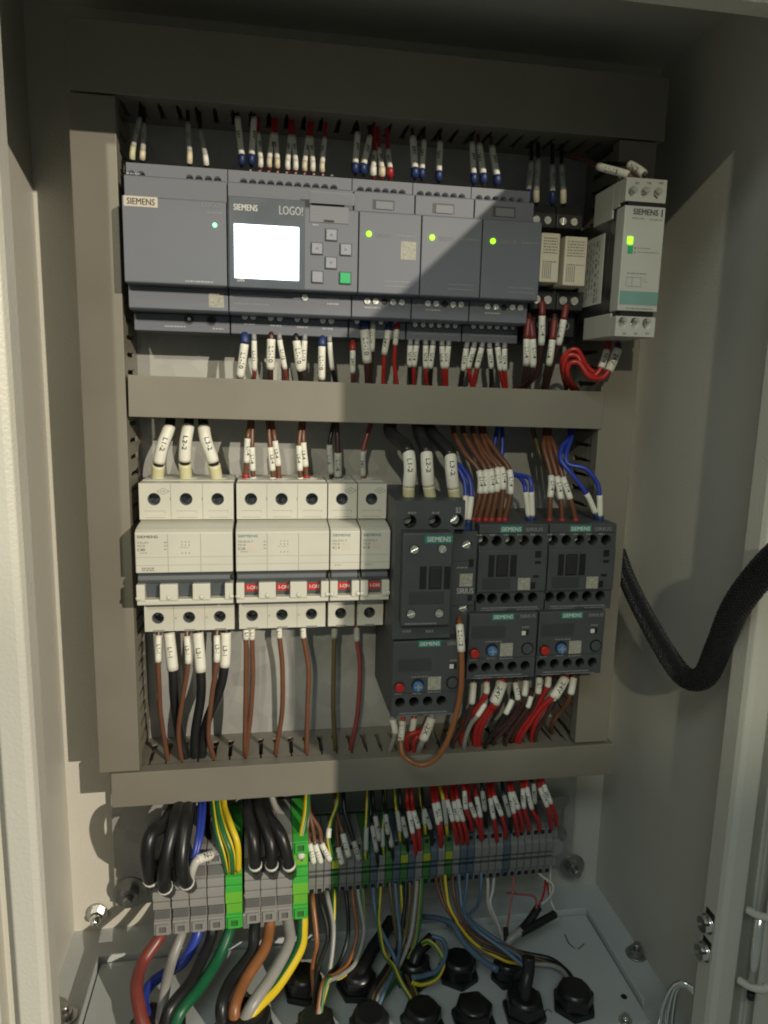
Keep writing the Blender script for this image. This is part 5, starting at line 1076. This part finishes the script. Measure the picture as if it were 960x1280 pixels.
for c, r_, path in (('white', 1.1, ((608, 1088), (610, 1104), (611, 1134), (626, 1164), (632, 1180))), ('white', 1.1, ((618.5, 1086), (616, 1112), (613, 1130), (622, 1154), (630, 1178))), ('pink', .8, ((643, 1084), (641, 1112), (637, 1140), (634, 1160))), ('pink', .8, ((634, 1116), (650, 1118), (668, 1121), (671, 1136))), ('white', .9, ((662, 1078), (676, 1094), (691, 1106), (688, 1120), (677, 1130))), ('white', .9, ((687.5, 1076), (688, 1104), (688, 1124), (693, 1138), (691, 1148))), ('red', .8, ((682, 1100), (680, 1116), (674, 1132), (670, 1140))), ('red', .8, ((684, 1104), (687, 1122), (692, 1136), (690, 1146)))):
    n = len(path); W(pl, c, [(*q, 36+i/(n-1)*22) for i, q in enumerate(path)], r=r_, note='hair-thin')
pl = 'lying on the gland plate at the right'
W(pl, 'black', [(673, 1134, 54), (668, 1142, 57), (658, 1156, 62), (647, 1167, 66)], r=2.8, kind='sleeve'); W(pl, 'black', [(693, 1143, 56), (684, 1148, 59), (668, 1157, 63), (650, 1166, 67)], r=2.8, kind='sleeve', note='long')
W(pl, 'grey', [(652, 1163, 66), (642, 1171, 68), (634, 1180, 70), (632, 1200, 78)], r=2.8, kind='cable'); W(pl, 'black', [(632, 1160, 62), (633, 1174, 68), (634, 1200, 78)], r=1.9, kind='sleeve', note='short upright')
W('rising from the front gland under the blue bundle', 'black', [(661, 1196, 97), (660, 1214, 100), (657, 1232, 104), (656, 1252, 107)], r=4.1, kind='sleeve')
W('leaning into the back-row gland', 'black', [(490, 1150, 40), (480, 1166, 48), (466, 1186, 58), (456, 1206, 68), (450, 1222, 74)], r=4.4, kind='sleeve', note='thick')
W('leaning into the gland inside the wire loop', 'black', [(540, 1172, 60), (532, 1180, 63), (522, 1192, 68), (517, 1206, 72)], r=3.8, kind='sleeve')
build_wires()
# strands of wire left lying on the gland plate
for i, (pts, lab) in enumerate((((( 706, 1168), (712, 1180), (722, 1186), (730, 1180)), 'hair-thin copper strand lying on the gland plate near its back corner'), (((628, 1236), (640, 1232), (650, 1238)), 'short wire offcut lying left of the sleeved front gland'), (((676, 1274), (684, 1262), (690, 1266)), 'bent wire offcut between the two rightmost glands'), (((596, 1186), (606, 1180), (620, 1188), (622, 1198)), 'curled wire strand lying behind the capped gland'))):
    P_ = [atz(x, y, ZG+.5) for x, y in pts]
    tag(MB().tube(crom(P_), .45, 6).build('wire_offcut', 'steel_dark'), lab, 'offcut', 'wire offcuts on the gland plate')

# ================================================================== BRAIDED HOSE to the door
hose = thing('braided_hose', 'black braided hose drooping from the right trunking to the door', 'hose', at(868, 840, 125))
P = [at(772, 690, 22), at(783, 722, 38), at(803, 764, 62), at(832, 815, 92), at(856, 846, 112), at(880, 846, 128), at(897, 812, 142), at(921, 757, 162), at(962, 706, 186), at(1010, 670, 214), at(1080, 640, 250)]
C = crom(P, 12); n = len(C); rad = [5.2+2.0*i/(n-1) for i in range(n)]
MB().tube(C, [r-.15 for r in rad], 18).build('core', 'black', hose)
T = [(C[min(i+1, n-1)]-C[max(i-1, 0)]).normalized() for i in range(n)]
fr_, ref = [], Vector((0, 0, 1))
for i in range(n):
    a = (ref-T[i]*ref.dot(T[i])).normalized(); fr_.append((a, T[i].cross(a))); ref = a
mb = MB(); L = [0.]
for i in range(1, n): L.append(L[-1]+(C[i]-C[i-1]).length)
mat('braid', (.018, .018, .02), .28, var=.2, vscale=500)
for sgn in (1, -1):
    for k in range(20):
        pts = []
        for i in range(n):
            for h in (0, .5):
                if i == n-1 and h: continue
                j = min(i+1, n-1); c = C[i].lerp(C[j], h); a = fr_[i][0].lerp(fr_[j][0], h).normalized(); e = fr_[i][1].lerp(fr_[j][1], h).normalized()
                l = L[i]+(L[j]-L[i])*h; r = rad[i]; th = sgn*l/r*1.0+k*2*math.pi/20
                rr = r+.12*math.sin(th*10*sgn+k*math.pi)
                pts.append(c+(a*math.cos(th)+e*math.sin(th))*rr)
        mb.tube(pts, .36, 4, False)
br = mb.build('braid', 'braid', hose)
for o in bpy.data.objects:
    if '_o' in o: del o['_o']
